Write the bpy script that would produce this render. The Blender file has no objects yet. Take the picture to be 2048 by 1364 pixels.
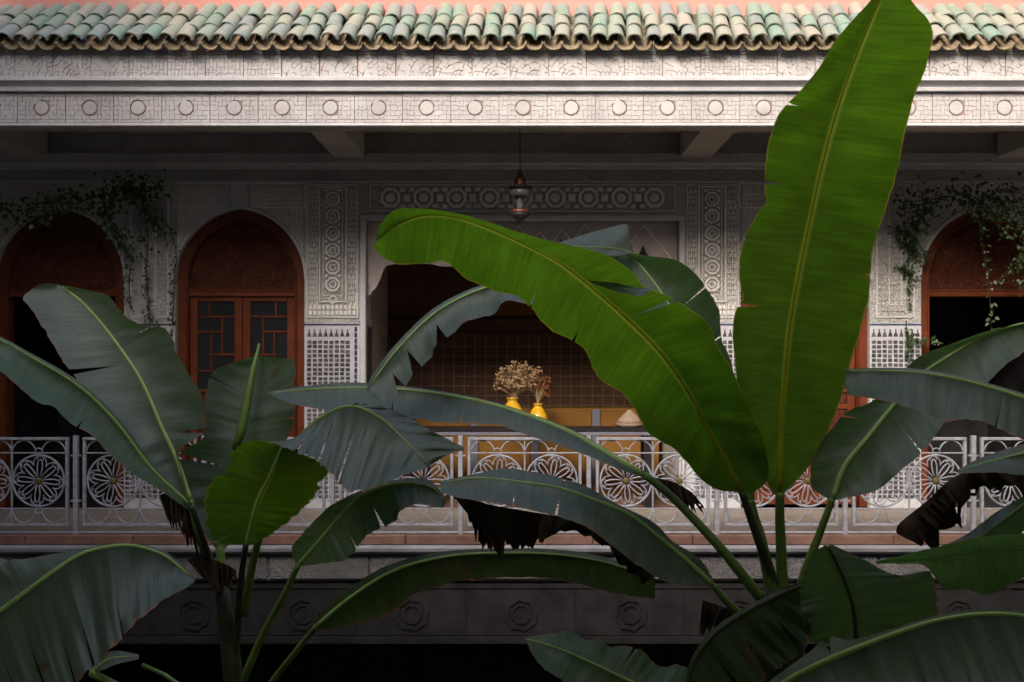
import bpy, math, random
from mathutils import Vector, Matrix
random.seed(11)
R = math.radians
scene = bpy.context.scene
COL = scene.collection

# ---------------------------------------------------------------- camera
F = 2048 * 35 / 36.0            # focal length in photograph pixels
CX, CY, EYE = 1045.0, 710.0, 1.6   # eye height above the gallery floor (z = 0)
cam_d = bpy.data.cameras.new('camera'); cam = bpy.data.objects.new('camera', cam_d); COL.objects.link(cam)
cam_d.lens = 35; cam_d.sensor_width = 36; cam_d.clip_start = 0.05; cam_d.clip_end = 2000
cam_d.shift_x = -(CX - 1024) / 2048; cam_d.shift_y = (CY - 682) / 2048
cam.location = (0, 0, EYE); cam.rotation_euler = (R(90), 0, 0)
cam_d.dof.use_dof = True; cam_d.dof.focus_distance = 3.9; cam_d.dof.aperture_fstop = 9
scene.camera = cam

# ---------------------------------------------------------------- world, sun, exposure
SUN_EL, SUN_AZ = 38.0, 201.0     # azimuth: degrees from +y towards +x
w = bpy.data.worlds.new('World'); scene.world = w; w.use_nodes = True
nt = w.node_tree; nt.nodes.clear()
sky = nt.nodes.new('ShaderNodeTexSky'); sky.sky_type = 'NISHITA'; sky.sun_disc = False
sky.sun_elevation = R(SUN_EL); sky.sun_rotation = R(SUN_AZ); sky.air_density = 0.9; sky.dust_density = 6.0; sky.ozone_density = 1.0
bg = nt.nodes.new('ShaderNodeBackground'); bg.inputs['Strength'].default_value = 0.15
wo = nt.nodes.new('ShaderNodeOutputWorld')
nt.links.new(sky.outputs['Color'], bg.inputs['Color']); nt.links.new(bg.outputs['Background'], wo.inputs['Surface'])
sd = bpy.data.lights.new('sun', 'SUN'); sun = bpy.data.objects.new('sun', sd); COL.objects.link(sun)
sd.energy = 0.85; sd.angle = R(14); sd.color = (1.0, 0.96, 0.91)
dv = Vector((math.sin(R(SUN_AZ)) * math.cos(R(SUN_EL)), math.cos(R(SUN_AZ)) * math.cos(R(SUN_EL)), math.sin(R(SUN_EL))))
sun.rotation_euler = dv.to_track_quat('Z', 'Y').to_euler(); sun.location = (0, 4, 30)
vs = scene.view_settings; vs.view_transform = 'Standard'; vs.look = 'None'; vs.gamma = 1.0; vs.use_curve_mapping = False
vs.exposure = 1.45
scene.cycles.max_bounces = 6; scene.cycles.diffuse_bounces = 4; scene.cycles.transmission_bounces = 4
scene.cycles.use_denoising = True

# ---------------------------------------------------------------- helpers
def at(px, py, Y):
    return Vector(((px - CX) / F * Y, Y, EYE - (py - CY) / F * Y))
WM = {}
def link(o, parent=None, world=None):
    COL.objects.link(o)
    wm = world if world is not None else Matrix.Identity(4)
    o.matrix_basis = wm
    if parent is not None:
        o.parent = parent; o.matrix_parent_inverse = WM[parent.name].inverted()
    WM[o.name] = wm.copy()
    return o
def tag(o, label=None, cat=None, group=None, kind=None):
    if label: o['label'] = label
    if cat: o['category'] = cat
    if group: o['group'] = group
    if kind: o['kind'] = kind
    return o
def empty(name, loc, label=None, cat=None, group=None):
    o = bpy.data.objects.new(name, None); o.empty_display_size = 0.1
    link(o, None, Matrix.Translation(Vector(loc)))
    return tag(o, label, cat, group)

class MB:
    def __init__(s): s.v = []; s.f = []; s.uv = None; s.nback = 0; s.back = None
    def add(s, vs, fs):
        b = len(s.v); s.v += [tuple(p) for p in vs]; s.f += [tuple(i + b for i in f) for f in fs]; return s
    def box(s, x0, x1, y0, y1, z0, z1):
        return s.add([(x0,y0,z0),(x1,y0,z0),(x1,y1,z0),(x0,y1,z0),(x0,y0,z1),(x1,y0,z1),(x1,y1,z1),(x0,y1,z1)],
                     [(0,3,2,1),(4,5,6,7),(0,1,5,4),(1,2,6,5),(2,3,7,6),(3,0,4,7)])
    def bev(s, x0, x1, y0, y1, z0, z1, b):     # box whose front (low y) edges are chamfered
        o = [(x0,z0),(x1,z0),(x1,z1),(x0,z1)]; i = [(x0+b,z0+b),(x1-b,z0+b),(x1-b,z1-b),(x0+b,z1-b)]
        vs = [(x,y1,z) for x,z in o] + [(x,y0+b,z) for x,z in o] + [(x,y0,z) for x,z in i]
        fs = [(0,1,2,3),(8,11,10,9)]
        for a in (0,4):
            for k in range(4):
                fs.append((a+k, a+4+k, a+4+(k+1)%4, a+(k+1)%4))
        return s.add(vs, fs)
    def prism(s, poly, y0, y1):                 # polygon in (x, z), extruded from y0 (front) to y1
        n = len(poly)
        return s.add([(x,y0,z) for x,z in poly] + [(x,y1,z) for x,z in poly],
                     [tuple(range(n)), tuple(range(2*n-1, n-1, -1))] + [(k, n+k, n+(k+1)%n, (k+1)%n) for k in range(n)])
    def sweepx(s, prof, x0, x1):                # profile in (y, z), extruded along x
        n = len(prof)
        return s.add([(x0,y,z) for y,z in prof] + [(x1,y,z) for y,z in prof],
                     [tuple(range(n-1,-1,-1)), tuple(range(n, 2*n))] + [(k, (k+1)%n, n+(k+1)%n, n+k) for k in range(n)])
    def tube(s, pts, rad, n=6, closed=False, flat=1.0, caps=True):
        pts = [Vector(p) for p in pts]; m = len(pts)
        if not hasattr(rad, '__len__'): rad = [rad] * m
        vs = []; ref = None
        for i in range(m):
            if closed: t = pts[(i+1) % m] - pts[i-1]
            else: t = pts[min(i+1, m-1)] - pts[max(i-1, 0)]
            if t.length < 1e-9: t = Vector((0,0,1))
            t.normalize()
            if ref is None: ref = Vector((0,1,0)) if abs(t.y) < 0.9 else Vector((1,0,0))
            a = ref - t * ref.dot(t)
            if a.length < 1e-5: a = t.orthogonal()
            a.normalize(); ref = a; b = t.cross(a)
            for k in range(n):
                an = 2 * math.pi * k / n
                vs.append(pts[i] + a * (math.cos(an) * rad[i] * flat) + b * (math.sin(an) * rad[i]))
        fs = []
        for i in range(m if closed else m - 1):
            j = (i + 1) % m
            for k in range(n):
                fs.append((i*n+k, i*n+(k+1)%n, j*n+(k+1)%n, j*n+k))
        if not closed and caps: fs += [tuple(range(n-1,-1,-1)), tuple(range((m-1)*n, m*n))]
        return s.add(vs, fs)
    def lathe(s, prof, c=(0,0,0), n=24, axis='z', close=False):   # prof of (radius, height)
        vs = []; fs = []
        for r, h in prof:
            for k in range(n):
                a = 2*math.pi*k/n; x, y = r*math.cos(a), r*math.sin(a)
                vs.append((c[0]+x, c[1]+y, c[2]+h) if axis == 'z' else (c[0]+x, c[1]-h, c[2]+y))
        for i in range(len(prof)-1):
            for k in range(n):
                fs.append((i*n+k, i*n+(k+1)%n, (i+1)*n+(k+1)%n, (i+1)*n+k))
        fs += [tuple(range(n-1,-1,-1)), tuple(range((len(prof)-1)*n, len(prof)*n))]
        return s.add(vs, fs)
    def mesh(s, name, mat, smooth=False):
        me = bpy.data.meshes.new(name); me.from_pydata(s.v, [], s.f)
        me.materials.append(mat)
        if s.back: me.materials.append(s.back); me.polygons.foreach_set('material_index', [1]*s.nback + [0]*(len(me.polygons)-s.nback))
        if smooth: me.polygons.foreach_set('use_smooth', [True] * len(me.polygons))
        if s.uv:
            ul = me.uv_layers.new(name='UVMap')
            li = [0] * len(me.loops); me.loops.foreach_get('vertex_index', li)
            flat = []
            for i in li: flat += s.uv[i]
            ul.data.foreach_set('uv', flat)
        me.update(); return me
    def build(s, name, mat, parent=None, smooth=False, world=None):
        return link(bpy.data.objects.new(name, s.mesh(name, mat, smooth)), parent, world)
def put(name, me, parent, loc=(0,0,0), rot=None):
    m = Matrix.Translation(Vector(loc))
    if rot is not None: m = m @ rot
    return link(bpy.data.objects.new(name, me), parent, m)

# value noise
def h1(i, s=0):
    x = math.sin(i * 127.1 + s * 311.7) * 43758.5453
    return x - math.floor(x)
def n1(x, s=0):
    i = math.floor(x); f = x - i; f = f*f*(3-2*f)
    return (h1(i, s)*(1-f) + h1(i+1, s)*f) * 2 - 1

# ---------------------------------------------------------------- materials
def mat(name, col, rough=0.7, spec=0.4, var=0.0, vscale=6.0, col2=None, bump=0.0, bscale=40.0, metal=0.0, kind='noise', objrand=0.0, bdist=0.01, coat=0.0, rvar=0.0, trans=0.0):
    m = bpy.data.materials.new(name); m.use_nodes = True
    t = m.node_tree; N = t.nodes; L = t.links
    b = N['Principled BSDF']
    b.inputs['Roughness'].default_value = rough; b.inputs['Specular IOR Level'].default_value = spec
    b.inputs['Metallic'].default_value = metal; b.inputs['Coat Weight'].default_value = coat
    tc = N.new('ShaderNodeTexCoord'); geo = N.new('ShaderNodeNewGeometry')
    pos = geo.outputs['Position']
    c1 = (*col, 1)
    if var or col2:
        no = N.new('ShaderNodeTexNoise'); no.inputs['Scale'].default_value = vscale; no.inputs['Detail'].default_value = 6; no.inputs['Roughness'].default_value = 0.65
        L.new(pos, no.inputs['Vector'])
        cr = N.new('ShaderNodeValToRGB'); cr.color_ramp.elements[0].position = 0.32; cr.color_ramp.elements[1].position = 0.68
        a = col2 if col2 else tuple(c * (1 - var) for c in col)
        cr.color_ramp.elements[0].color = (*a, 1); cr.color_ramp.elements[1].color = c1
        L.new(no.outputs['Fac'], cr.inputs['Fac']); outc = cr.outputs['Color']
        if objrand:
            oi = N.new('ShaderNodeObjectInfo'); hs = N.new('ShaderNodeHueSaturation')
            mp = N.new('ShaderNodeMapRange'); mp.inputs['To Min'].default_value = 1 - objrand; mp.inputs['To Max'].default_value = 1 + objrand
            L.new(oi.outputs['Random'], mp.inputs['Value']); L.new(mp.outputs['Result'], hs.inputs['Value'])
            L.new(outc, hs.inputs['Color']); outc = hs.outputs['Color']
        L.new(outc, b.inputs['Base Color'])
        if rvar:
            mr = N.new('ShaderNodeMapRange'); mr.inputs['To Min'].default_value = rough - rvar; mr.inputs['To Max'].default_value = rough + rvar
            L.new(no.outputs['Fac'], mr.inputs['Value']); L.new(mr.outputs['Result'], b.inputs['Roughness'])
    else:
        b.inputs['Base Color'].default_value = c1
    if bump:
        bp = N.new('ShaderNodeBump'); bp.inputs['Strength'].default_value = bump; bp.inputs['Distance'].default_value = bdist
        if kind == 'noise':
            bn = N.new('ShaderNodeTexNoise'); bn.inputs['Scale'].default_value = bscale; bn.inputs['Detail'].default_value = 5
            L.new(pos, bn.inputs['Vector']); L.new(bn.outputs['Fac'], bp.inputs['Height'])
        elif kind == 'crackle':
            bn = N.new('ShaderNodeTexVoronoi'); bn.feature = 'DISTANCE_TO_EDGE'; bn.inputs['Scale'].default_value = bscale
            mr = N.new('ShaderNodeMapRange'); mr.inputs['From Max'].default_value = 0.12
            L.new(pos, bn.inputs['Vector']); L.new(bn.outputs['Distance'], mr.inputs['Value'])
            n2 = N.new('ShaderNodeTexNoise'); n2.inputs['Scale'].default_value = bscale * 3; n2.inputs['Detail'].default_value = 4
            L.new(pos, n2.inputs['Vector'])
            ad = N.new('ShaderNodeMath'); ad.operation = 'MULTIPLY_ADD'; ad.inputs[1].default_value = 0.5
            L.new(n2.outputs['Fac'], ad.inputs[0]); L.new(mr.outputs['Result'], ad.inputs[2]); L.new(ad.outputs['Value'], bp.inputs['Height'])
        elif kind == 'grain':
            mpn = N.new('ShaderNodeMapping'); mpn.inputs['Scale'].default_value = (bscale, bscale, bscale * 0.06)
            L.new(pos, mpn.inputs['Vector'])
            bn = N.new('ShaderNodeTexNoise'); bn.inputs['Scale'].default_value = 1.0; bn.inputs['Detail'].default_value = 6
            L.new(mpn.outputs['Vector'], bn.inputs['Vector']); L.new(bn.outputs['Fac'], bp.inputs['Height'])
        L.new(bp.outputs['Normal'], b.inputs['Normal'])
    if trans:
        tr = N.new('ShaderNodeBsdfTranslucent'); tr.inputs['Color'].default_value = c1
        ms = N.new('ShaderNodeMixShader'); ms.inputs['Fac'].default_value = trans
        L.new(b.outputs[0], ms.inputs[1]); L.new(tr.outputs[0], ms.inputs[2]); L.new(ms.outputs[0], N['Material Output'].inputs['Surface'])
    return m

M = {}
M['stucco'] = mat('carved_white_stucco', (0.46,0.45,0.445), 0.85, 0.2, col2=(0.35,0.33,0.33), vscale=3.5, bump=0.35, bscale=60)
M['ornament'] = mat('raised_stucco_ornament', (0.76,0.74,0.71), 0.85, 0.2, col2=(0.60,0.58,0.55), vscale=5, bump=0.35, bscale=60)
M['field'] = mat('mottled_stucco_field', (0.62,0.60,0.57), 0.9, 0.15, col2=(0.46,0.44,0.41), vscale=9, bump=1.0, bscale=46, kind='crackle', bdist=0.015)  # mottled ground, darker than the raised ornament
M['slab'] = mat('shade_darkened_slab_render', (0.25,0.24,0.245), 0.9, 0.2, col2=(0.13,0.12,0.12), vscale=3.0, bump=0.8, bscale=40, kind='crackle')  # leaf shade and vignetting put into the render's colour
M['ledge_paint'] = mat('shade_darkened_ledge_paint', (0.30,0.30,0.34), 0.7, 0.3, col2=(0.19,0.185,0.20), vscale=4, bump=0.3, bscale=50)  # trim paint made darker: the ledge's shade is put into its colour
M['groove'] = mat('stained_groove', (0.24,0.18,0.16), 0.95, 0.1, col2=(0.38,0.33,0.31), vscale=9, bump=0.4, bscale=60)
M['groove_pale'] = mat('pale_stained_groove', (0.36,0.28,0.27), 0.95, 0.1, col2=(0.24,0.17,0.16), vscale=9, bump=0.4, bscale=60)
M['stucco_wall'] = mat('wall_stucco', (0.64,0.62,0.60), 0.88, 0.2, col2=(0.44,0.42,0.40), vscale=2.2, bump=0.9, bscale=34, kind='crackle', bdist=0.012)
M['trim'] = mat('white_plaster_trim', (0.52,0.51,0.52), 0.75, 0.3, var=0.22, vscale=5, bump=0.2, bscale=50)
M['plaster'] = mat('plain_plaster', (0.52,0.49,0.42), 0.9, 0.2, var=0.25, vscale=2.5, bump=0.3, bscale=30)
M['pink'] = mat('salmon_limewash', (0.50,0.21,0.17), 0.9, 0.2, col2=(0.45,0.24,0.20), vscale=1.2, bump=0.3, bscale=30)
M['mortar'] = mat('pink_mortar', (0.48,0.27,0.20), 0.95, 0.1, col2=(0.36,0.20,0.14), vscale=14, bump=0.5, bscale=70)
M['tan_tile'] = mat('bare_clay', (0.27,0.21,0.135), 0.85, 0.2, col2=(0.10,0.08,0.05), vscale=22, bump=0.4, bscale=80, objrand=0.25)
M['clay'] = mat('terracotta_kerb', (0.22,0.125,0.095), 0.7, 0.3, col2=(0.13,0.07,0.05), vscale=6, bump=0.3, bscale=50, objrand=0.12)
M['iron'] = mat('white_painted_iron', (0.36,0.37,0.42), 0.5, 0.4, col2=(0.22,0.21,0.23), vscale=18, bump=0.15, bscale=90)
M['ring_red'] = mat('red_ochre_line', (0.20,0.125,0.105), 0.85, 0.2, var=0.4, vscale=20)
M['brass'] = mat('dull_brass_boss', (0.13,0.095,0.03), 0.5, 0.5, var=0.3, vscale=30)
M['wood'] = mat('orange_cedar', (0.15,0.034,0.010), 0.55, 0.25, col2=(0.085,0.018,0.005), vscale=7, bump=0.35, bscale=60, kind='grain')
M['wood_carved'] = mat('carved_cedar', (0.085,0.018,0.007), 0.6, 0.25, col2=(0.05,0.010,0.004), vscale=14, bump=0.8, bscale=45, kind='noise', bdist=0.02)
M['dark_wood'] = mat('blackened_wood', (0.018,0.015,0.018), 0.35, 0.5, var=0.3, vscale=8, bump=0.2, bscale=60, kind='grain')
M['edge_paint'] = mat('grey_blue_edge_paint', (0.16,0.16,0.20), 0.5, 0.4, var=0.2)
M['dark_beam'] = mat('dark_grey_beam', (0.033,0.030,0.032), 0.75, 0.25, col2=(0.012,0.011,0.012), vscale=5, bump=0.3, bscale=40, kind='grain')  # dark grey base, far darker than the stucco above
M['glass'] = mat('old_window_glass', (0.020,0.022,0.026), 0.12, 0.6, var=0.2, vscale=4)
M['room'] = mat('brown_room_wall', (0.17,0.090,0.055), 0.85, 0.2, var=0.35, vscale=4, bump=0.5, bscale=26, kind='crackle')
M['ochre'] = mat('ochre_paint', (0.23,0.105,0.016), 0.7, 0.3, var=0.25, vscale=5, bump=0.2, bscale=40)
M['yellow'] = mat('yellow_glaze', (0.62,0.34,0.015), 0.25, 0.5, var=0.2, vscale=9, coat=0.4)
M['straw'] = mat('dried_straw', (0.42,0.30,0.17), 0.95, 0.1, col2=(0.20,0.11,0.05), vscale=30)
M['rust_flower'] = mat('rust_flower', (0.22,0.07,0.03), 0.95, 0.1, var=0.3, vscale=30)
M['cushion'] = mat('cream_cushion', (0.30,0.22,0.16), 0.95, 0.1, var=0.2, vscale=10, bump=0.3, bscale=120)
M['fabric'] = mat('grey_beige_cloth', (0.48,0.42,0.39), 0.95, 0.1, var=0.2, vscale=8, bump=0.3, bscale=120)
M['cord'] = mat('cream_cord', (0.78,0.75,0.68), 0.9, 0.1, var=0.2, vscale=30)
M['copper'] = mat('copper', (0.20,0.075,0.045), 0.45, 0.5, metal=0.6, var=0.3, vscale=20)
M['black_iron'] = mat('black_iron', (0.025,0.022,0.02), 0.5, 0.5, var=0.3, vscale=20)
M['lamp_glass'] = mat('pale_lamp_glass', (0.14,0.14,0.14), 0.2, 0.6, var=0.2, vscale=12)
M['tile_white'] = mat('white_zellige', (0.52,0.52,0.55), 0.4, 0.5, col2=(0.40,0.40,0.41), vscale=16, bump=0.3, bscale=60)
M['tile_dark'] = mat('charcoal_zellige', (0.050,0.048,0.055), 0.3, 0.5, col2=(0.10,0.09,0.10), vscale=26, bump=0.3, bscale=70, objrand=0.5)
M['tile_blue'] = mat('blue_zellige', (0.030,0.045,0.16), 0.3, 0.5, col2=(0.02,0.03,0.09), vscale=26, objrand=0.3)
M['floor'] = mat('terrace_floor', (0.27,0.235,0.20), 0.6, 0.3, var=0.25, vscale=4, bump=0.2, bscale=20)
M['soil'] = mat('courtyard_ground', (0.10,0.085,0.07), 0.9, 0.2, var=0.4, vscale=1.5, bump=0.4, bscale=14)
M['stem'] = mat('banana_stem', (0.060,0.085,0.024), 0.6, 0.3, col2=(0.025,0.022,0.010), vscale=9, bump=0.4, bscale=50, kind='grain')
M['petiole'] = mat('banana_petiole', (0.16,0.26,0.04), 0.4, 0.5, col2=(0.09,0.17,0.025), vscale=7)
M['petiole_dark'] = mat('aged_petiole', (0.05,0.06,0.02), 0.45, 0.5, col2=(0.030,0.028,0.014), vscale=7)
M['midrib'] = mat('banana_midrib', (0.48,0.68,0.20), 0.4, 0.5, col2=(0.38,0.57,0.15), vscale=8, trans=0.25)
M['rib_under'] = mat('banana_midrib_underside', (0.72,0.74,0.08), 0.45, 0.4, col2=(0.60,0.62,0.06), vscale=8, trans=0.85)
M['withered'] = mat('withered_leaf', (0.075,0.046,0.024), 0.9, 0.1, col2=(0.025,0.017,0.010), vscale=12, bump=0.8, bscale=40)
M['drybud'] = mat('dry_sheath', (0.22,0.13,0.07), 0.85, 0.2, col2=(0.12,0.06,0.03), vscale=16, bump=0.5, bscale=50)
M['vine_stem'] = mat('vine_stem', (0.05,0.04,0.025), 0.9, 0.1, var=0.3)

def tile_mat():
    m = bpy.data.materials.new('glazed_roof_tile'); m.use_nodes = True
    t = m.node_tree; N = t.nodes; L = t.links; b = N['Principled BSDF']
    b.inputs['Roughness'].default_value = 0.42; b.inputs['Specular IOR Level'].default_value = 0.5
    oi = N.new('ShaderNodeObjectInfo'); cr = N.new('ShaderNodeValToRGB'); cr.color_ramp.interpolation = 'CONSTANT'
    cols = [(0.15,0.22,0.175),(0.20,0.25,0.20),(0.17,0.215,0.20),(0.24,0.26,0.21),(0.16,0.245,0.195),(0.20,0.23,0.21),(0.15,0.205,0.19),(0.215,0.255,0.21),(0.26,0.26,0.215)]
    e = cr.color_ramp.elements
    e[0].color = (*cols[0],1); e[1].position = 1/9; e[1].color = (*cols[1],1)
    for i in range(2, 9):
        k = e.new(i/9); k.color = (*cols[i],1)
    L.new(oi.outputs['Random'], cr.inputs['Fac'])
    geo = N.new('ShaderNodeNewGeometry')
    no = N.new('ShaderNodeTexNoise'); no.inputs['Scale'].default_value = 16; no.inputs['Detail'].default_value = 6
    L.new(geo.outputs['Position'], no.inputs['Vector'])
    mx = N.new('ShaderNodeMix'); mx.data_type = 'RGBA'
    r2 = N.new('ShaderNodeValToRGB'); r2.color_ramp.elements[0].position = 0.52; r2.color_ramp.elements[1].position = 0.72
    L.new(no.outputs['Fac'], r2.inputs['Fac']); L.new(r2.outputs['Color'], mx.inputs['Factor'])
    L.new(cr.outputs['Color'], mx.inputs['A']); mx.inputs['B'].default_value = (0.29,0.25,0.18,1)
    L.new(mx.outputs['Result'], b.inputs['Base Color'])
    bp = N.new('ShaderNodeBump'); bp.inputs['Strength'].default_value = 0.3; bp.inputs['Distance'].default_value = 0.01
    n2 = N.new('ShaderNodeTexNoise'); n2.inputs['Scale'].default_value = 40; L.new(geo.outputs['Position'], n2.inputs['Vector'])
    L.new(n2.outputs['Fac'], bp.inputs['Height']); L.new(bp.outputs['Normal'], b.inputs['Normal'])
    return m
M['roof_tile'] = tile_mat()

def leaf_mat(name, base, trans, edge, edgew=0.03, tw=0.40, rough=0.50, spec=0.8, spots=0.0, ribcol=None):
    """upper epidermis: waxy sheen over green; thin enough for light to come through; dry margin with a ragged inner line"""
    m = bpy.data.materials.new(name); m.use_nodes = True
    t = m.node_tree; N = t.nodes; L = t.links; b = N['Principled BSDF']; out = N['Material Output']
    uv = N.new('ShaderNodeUVMap'); sp = N.new('ShaderNodeSeparateXYZ'); L.new(uv.outputs['UV'], sp.inputs[0])
    geo = N.new('ShaderNodeNewGeometry')
    # veins: fine streaks that run from midrib to margin (constant v)
    cmb = N.new('ShaderNodeCombineXYZ'); 
    vs_ = N.new('ShaderNodeMath'); vs_.operation = 'MULTIPLY'; vs_.inputs[1].default_value = 150; L.new(sp.outputs['Y'], vs_.inputs[0])
    us_ = N.new('ShaderNodeMath'); us_.operation = 'MULTIPLY'; us_.inputs[1].default_value = 1.2; L.new(sp.outputs['X'], us_.inputs[0])
    L.new(us_.outputs[0], cmb.inputs[0]); L.new(vs_.outputs[0], cmb.inputs[1])
    vn = N.new('ShaderNodeTexNoise'); vn.inputs['Scale'].default_value = 1.0; vn.inputs['Detail'].default_value = 3; L.new(cmb.outputs[0], vn.inputs['Vector'])
    cmb2 = N.new('ShaderNodeCombineXYZ')
    v2 = N.new('ShaderNodeMath'); v2.operation = 'MULTIPLY'; v2.inputs[1].default_value = 22; L.new(sp.outputs['Y'], v2.inputs[0])
    L.new(us_.outputs[0], cmb2.inputs[0]); L.new(v2.outputs[0], cmb2.inputs[1])
    vb = N.new('ShaderNodeTexNoise'); vb.inputs['Scale'].default_value = 1.0; vb.inputs['Detail'].default_value = 2; L.new(cmb2.outputs[0], vb.inputs['Vector'])  # broad bands: self-shading of the pleats put into the colour
    bl = N.new('ShaderNodeTexNoise'); bl.inputs['Scale'].default_value = 5; bl.inputs['Detail'].default_value = 4; L.new(geo.outputs['Position'], bl.inputs['Vector'])
    # value factor
    a1 = N.new('ShaderNodeMath'); a1.operation = 'MULTIPLY_ADD'; a1.inputs[1].default_value = 1.0; a1.inputs[2].default_value = 0.15; L.new(vn.outputs['Fac'], a1.inputs[0])
    a2 = N.new('ShaderNodeMath'); a2.operation = 'MULTIPLY_ADD'; a2.inputs[1].default_value = 0.9; L.new(vb.outputs['Fac'], a2.inputs[0]); L.new(a1.outputs[0], a2.inputs[2])
    a3 = N.new('ShaderNodeMath'); a3.operation = 'MULTIPLY_ADD'; a3.inputs[1].default_value = 0.5; a3.inputs[2].default_value = 0.75; L.new(bl.outputs['Fac'], a3.inputs[0])
    val = N.new('ShaderNodeMath'); val.operation = 'MULTIPLY'; L.new(a2.outputs[0], val.inputs[0]); L.new(a3.outputs[0], val.inputs[1])
    # dry margin
    en = N.new('ShaderNodeTexNoise'); en.inputs['Scale'].default_value = 14; en.inputs['Detail'].default_value = 4; L.new(geo.outputs['Position'], en.inputs['Vector'])
    e1 = N.new('ShaderNodeMath'); e1.operation = 'MULTIPLY_ADD'; e1.inputs[1].default_value = edgew * 5; L.new(en.outputs['Fac'], e1.inputs[0]); L.new(sp.outputs['X'], e1.inputs[2])
    er = N.new('ShaderNodeMapRange'); er.inputs['From Min'].default_value = 1.0 + edgew * 1.6; er.inputs['From Max'].default_value = 1.0 + edgew * 2.1
    L.new(e1.outputs[0], er.inputs['Value'])
    def branch(col, scale=1.0):
        hs = N.new('ShaderNodeHueSaturation'); hs.inputs['Color'].default_value = (*col, 1); L.new(val.outputs[0], hs.inputs['Value'])
        mx = N.new('ShaderNodeMix'); mx.data_type = 'RGBA'; L.new(er.outputs['Result'], mx.inputs['Factor']); L.new(hs.outputs['Color'], mx.inputs['A'])
        mx.inputs['B'].default_value = (*edge, 1)
        if ribcol:      # pale tissue beside the midrib
            rm = N.new('ShaderNodeMapRange'); rm.inputs['From Min'].default_value = 0.075; rm.inputs['From Max'].default_value = 0.03; L.new(sp.outputs['X'], rm.inputs['Value'])
            m3 = N.new('ShaderNodeMix'); m3.data_type = 'RGBA'; L.new(rm.outputs['Result'], m3.inputs['Factor']); L.new(mx.outputs['Result'], m3.inputs['A']); m3.inputs['B'].default_value = (*ribcol, 1); mx = m3
        if spots:
            sn = N.new('ShaderNodeTexNoise'); sn.inputs['Scale'].default_value = 7; sn.inputs['Detail'].default_value = 8; L.new(geo.outputs['Position'], sn.inputs['Vector'])
            sr = N.new('ShaderNodeMapRange'); sr.inputs['From Min'].default_value = 0.66 - spots * 0.1; sr.inputs['From Max'].default_value = 0.72; L.new(sn.outputs['Fac'], sr.inputs['Value'])
            m2 = N.new('ShaderNodeMix'); m2.data_type = 'RGBA'; L.new(sr.outputs['Result'], m2.inputs['Factor']); L.new(mx.outputs['Result'], m2.inputs['A']); m2.inputs['B'].default_value = (0.10, 0.07, 0.02, 1)
            return m2.outputs['Result']
        return mx.outputs['Result']
    L.new(branch(base), b.inputs['Base Color'])
    b.inputs['Roughness'].default_value = rough; b.inputs['Specular IOR Level'].default_value = spec
    bp = N.new('ShaderNodeBump'); bp.inputs['Strength'].default_value = 0.35; bp.inputs['Distance'].default_value = 0.004
    L.new(vn.outputs['Fac'], bp.inputs['Height']); L.new(bp.outputs['Normal'], b.inputs['Normal'])
    tr = N.new('ShaderNodeBsdfTranslucent'); L.new(branch(trans), tr.inputs['Color'])
    ms = N.new('ShaderNodeMixShader'); ms.inputs['Fac'].default_value = tw
    L.new(b.outputs[0], ms.inputs[1]); L.new(tr.outputs[0], ms.inputs[2]); L.new(ms.outputs[0], out.inputs['Surface'])
    return m
BROWN = (0.30,0.13,0.04); YEL = (0.42,0.38,0.03)
M['leaf'] = leaf_mat('banana_leaf', (0.105,0.135,0.100), (0.08,0.18,0.03), BROWN, 0.018, spots=0.06)
M['leaf_green'] = leaf_mat('greener_banana_leaf', (0.070,0.125,0.058), (0.09,0.20,0.03), BROWN, 0.022, spots=0.06)
M['leaf_spot'] = leaf_mat('spotted_banana_leaf', (0.090,0.128,0.075), (0.09,0.19,0.03), BROWN, 0.028, spots=0.25)
M['leaf_yel'] = leaf_mat('banana_leaf_yellow_margin', (0.048,0.110,0.014), (0.135,0.28,0.008), YEL, 0.018, tw=0.55, spec=0.4, ribcol=(0.42,0.50,0.04))
M['leaf_brown'] = leaf_mat('banana_leaf_brown_margin', (0.095,0.128,0.088), (0.08,0.18,0.03), BROWN, 0.035, spots=0.1)
M['leaf_old'] = leaf_mat('old_banana_leaf', (0.040,0.065,0.022), (0.06,0.11,0.015), (0.20,0.08,0.025), 0.05, tw=0.35, spots=0.4, spec=0.5)
M['vine_leaf'] = leaf_mat('vine_leaf', (0.028,0.062,0.012), (0.05,0.11,0.015), (0.03,0.05,0.01), 0.01, tw=0.35, rough=0.5)

# ================================================================ the setting
YF, YW, GZ = 8.8, 10.43, -4.0       # face of the gallery, its back wall, courtyard ground level
g = MB().box(-400, 400, -400, 400, GZ - 0.3, GZ).build('ground', M['soil']); tag(g, kind='structure')

bld = empty('riad_building', (0, YF, GZ), 'white stucco courtyard house with tiled eaves, arched doors and open upper gallery', 'building')
def part(name, mb, m, parent=bld, smooth=False): return mb.build(name, M[m], parent, smooth)
XS = 5.0            # half width of the courtyard
XO = 6.9            # half width of the back wall

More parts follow.
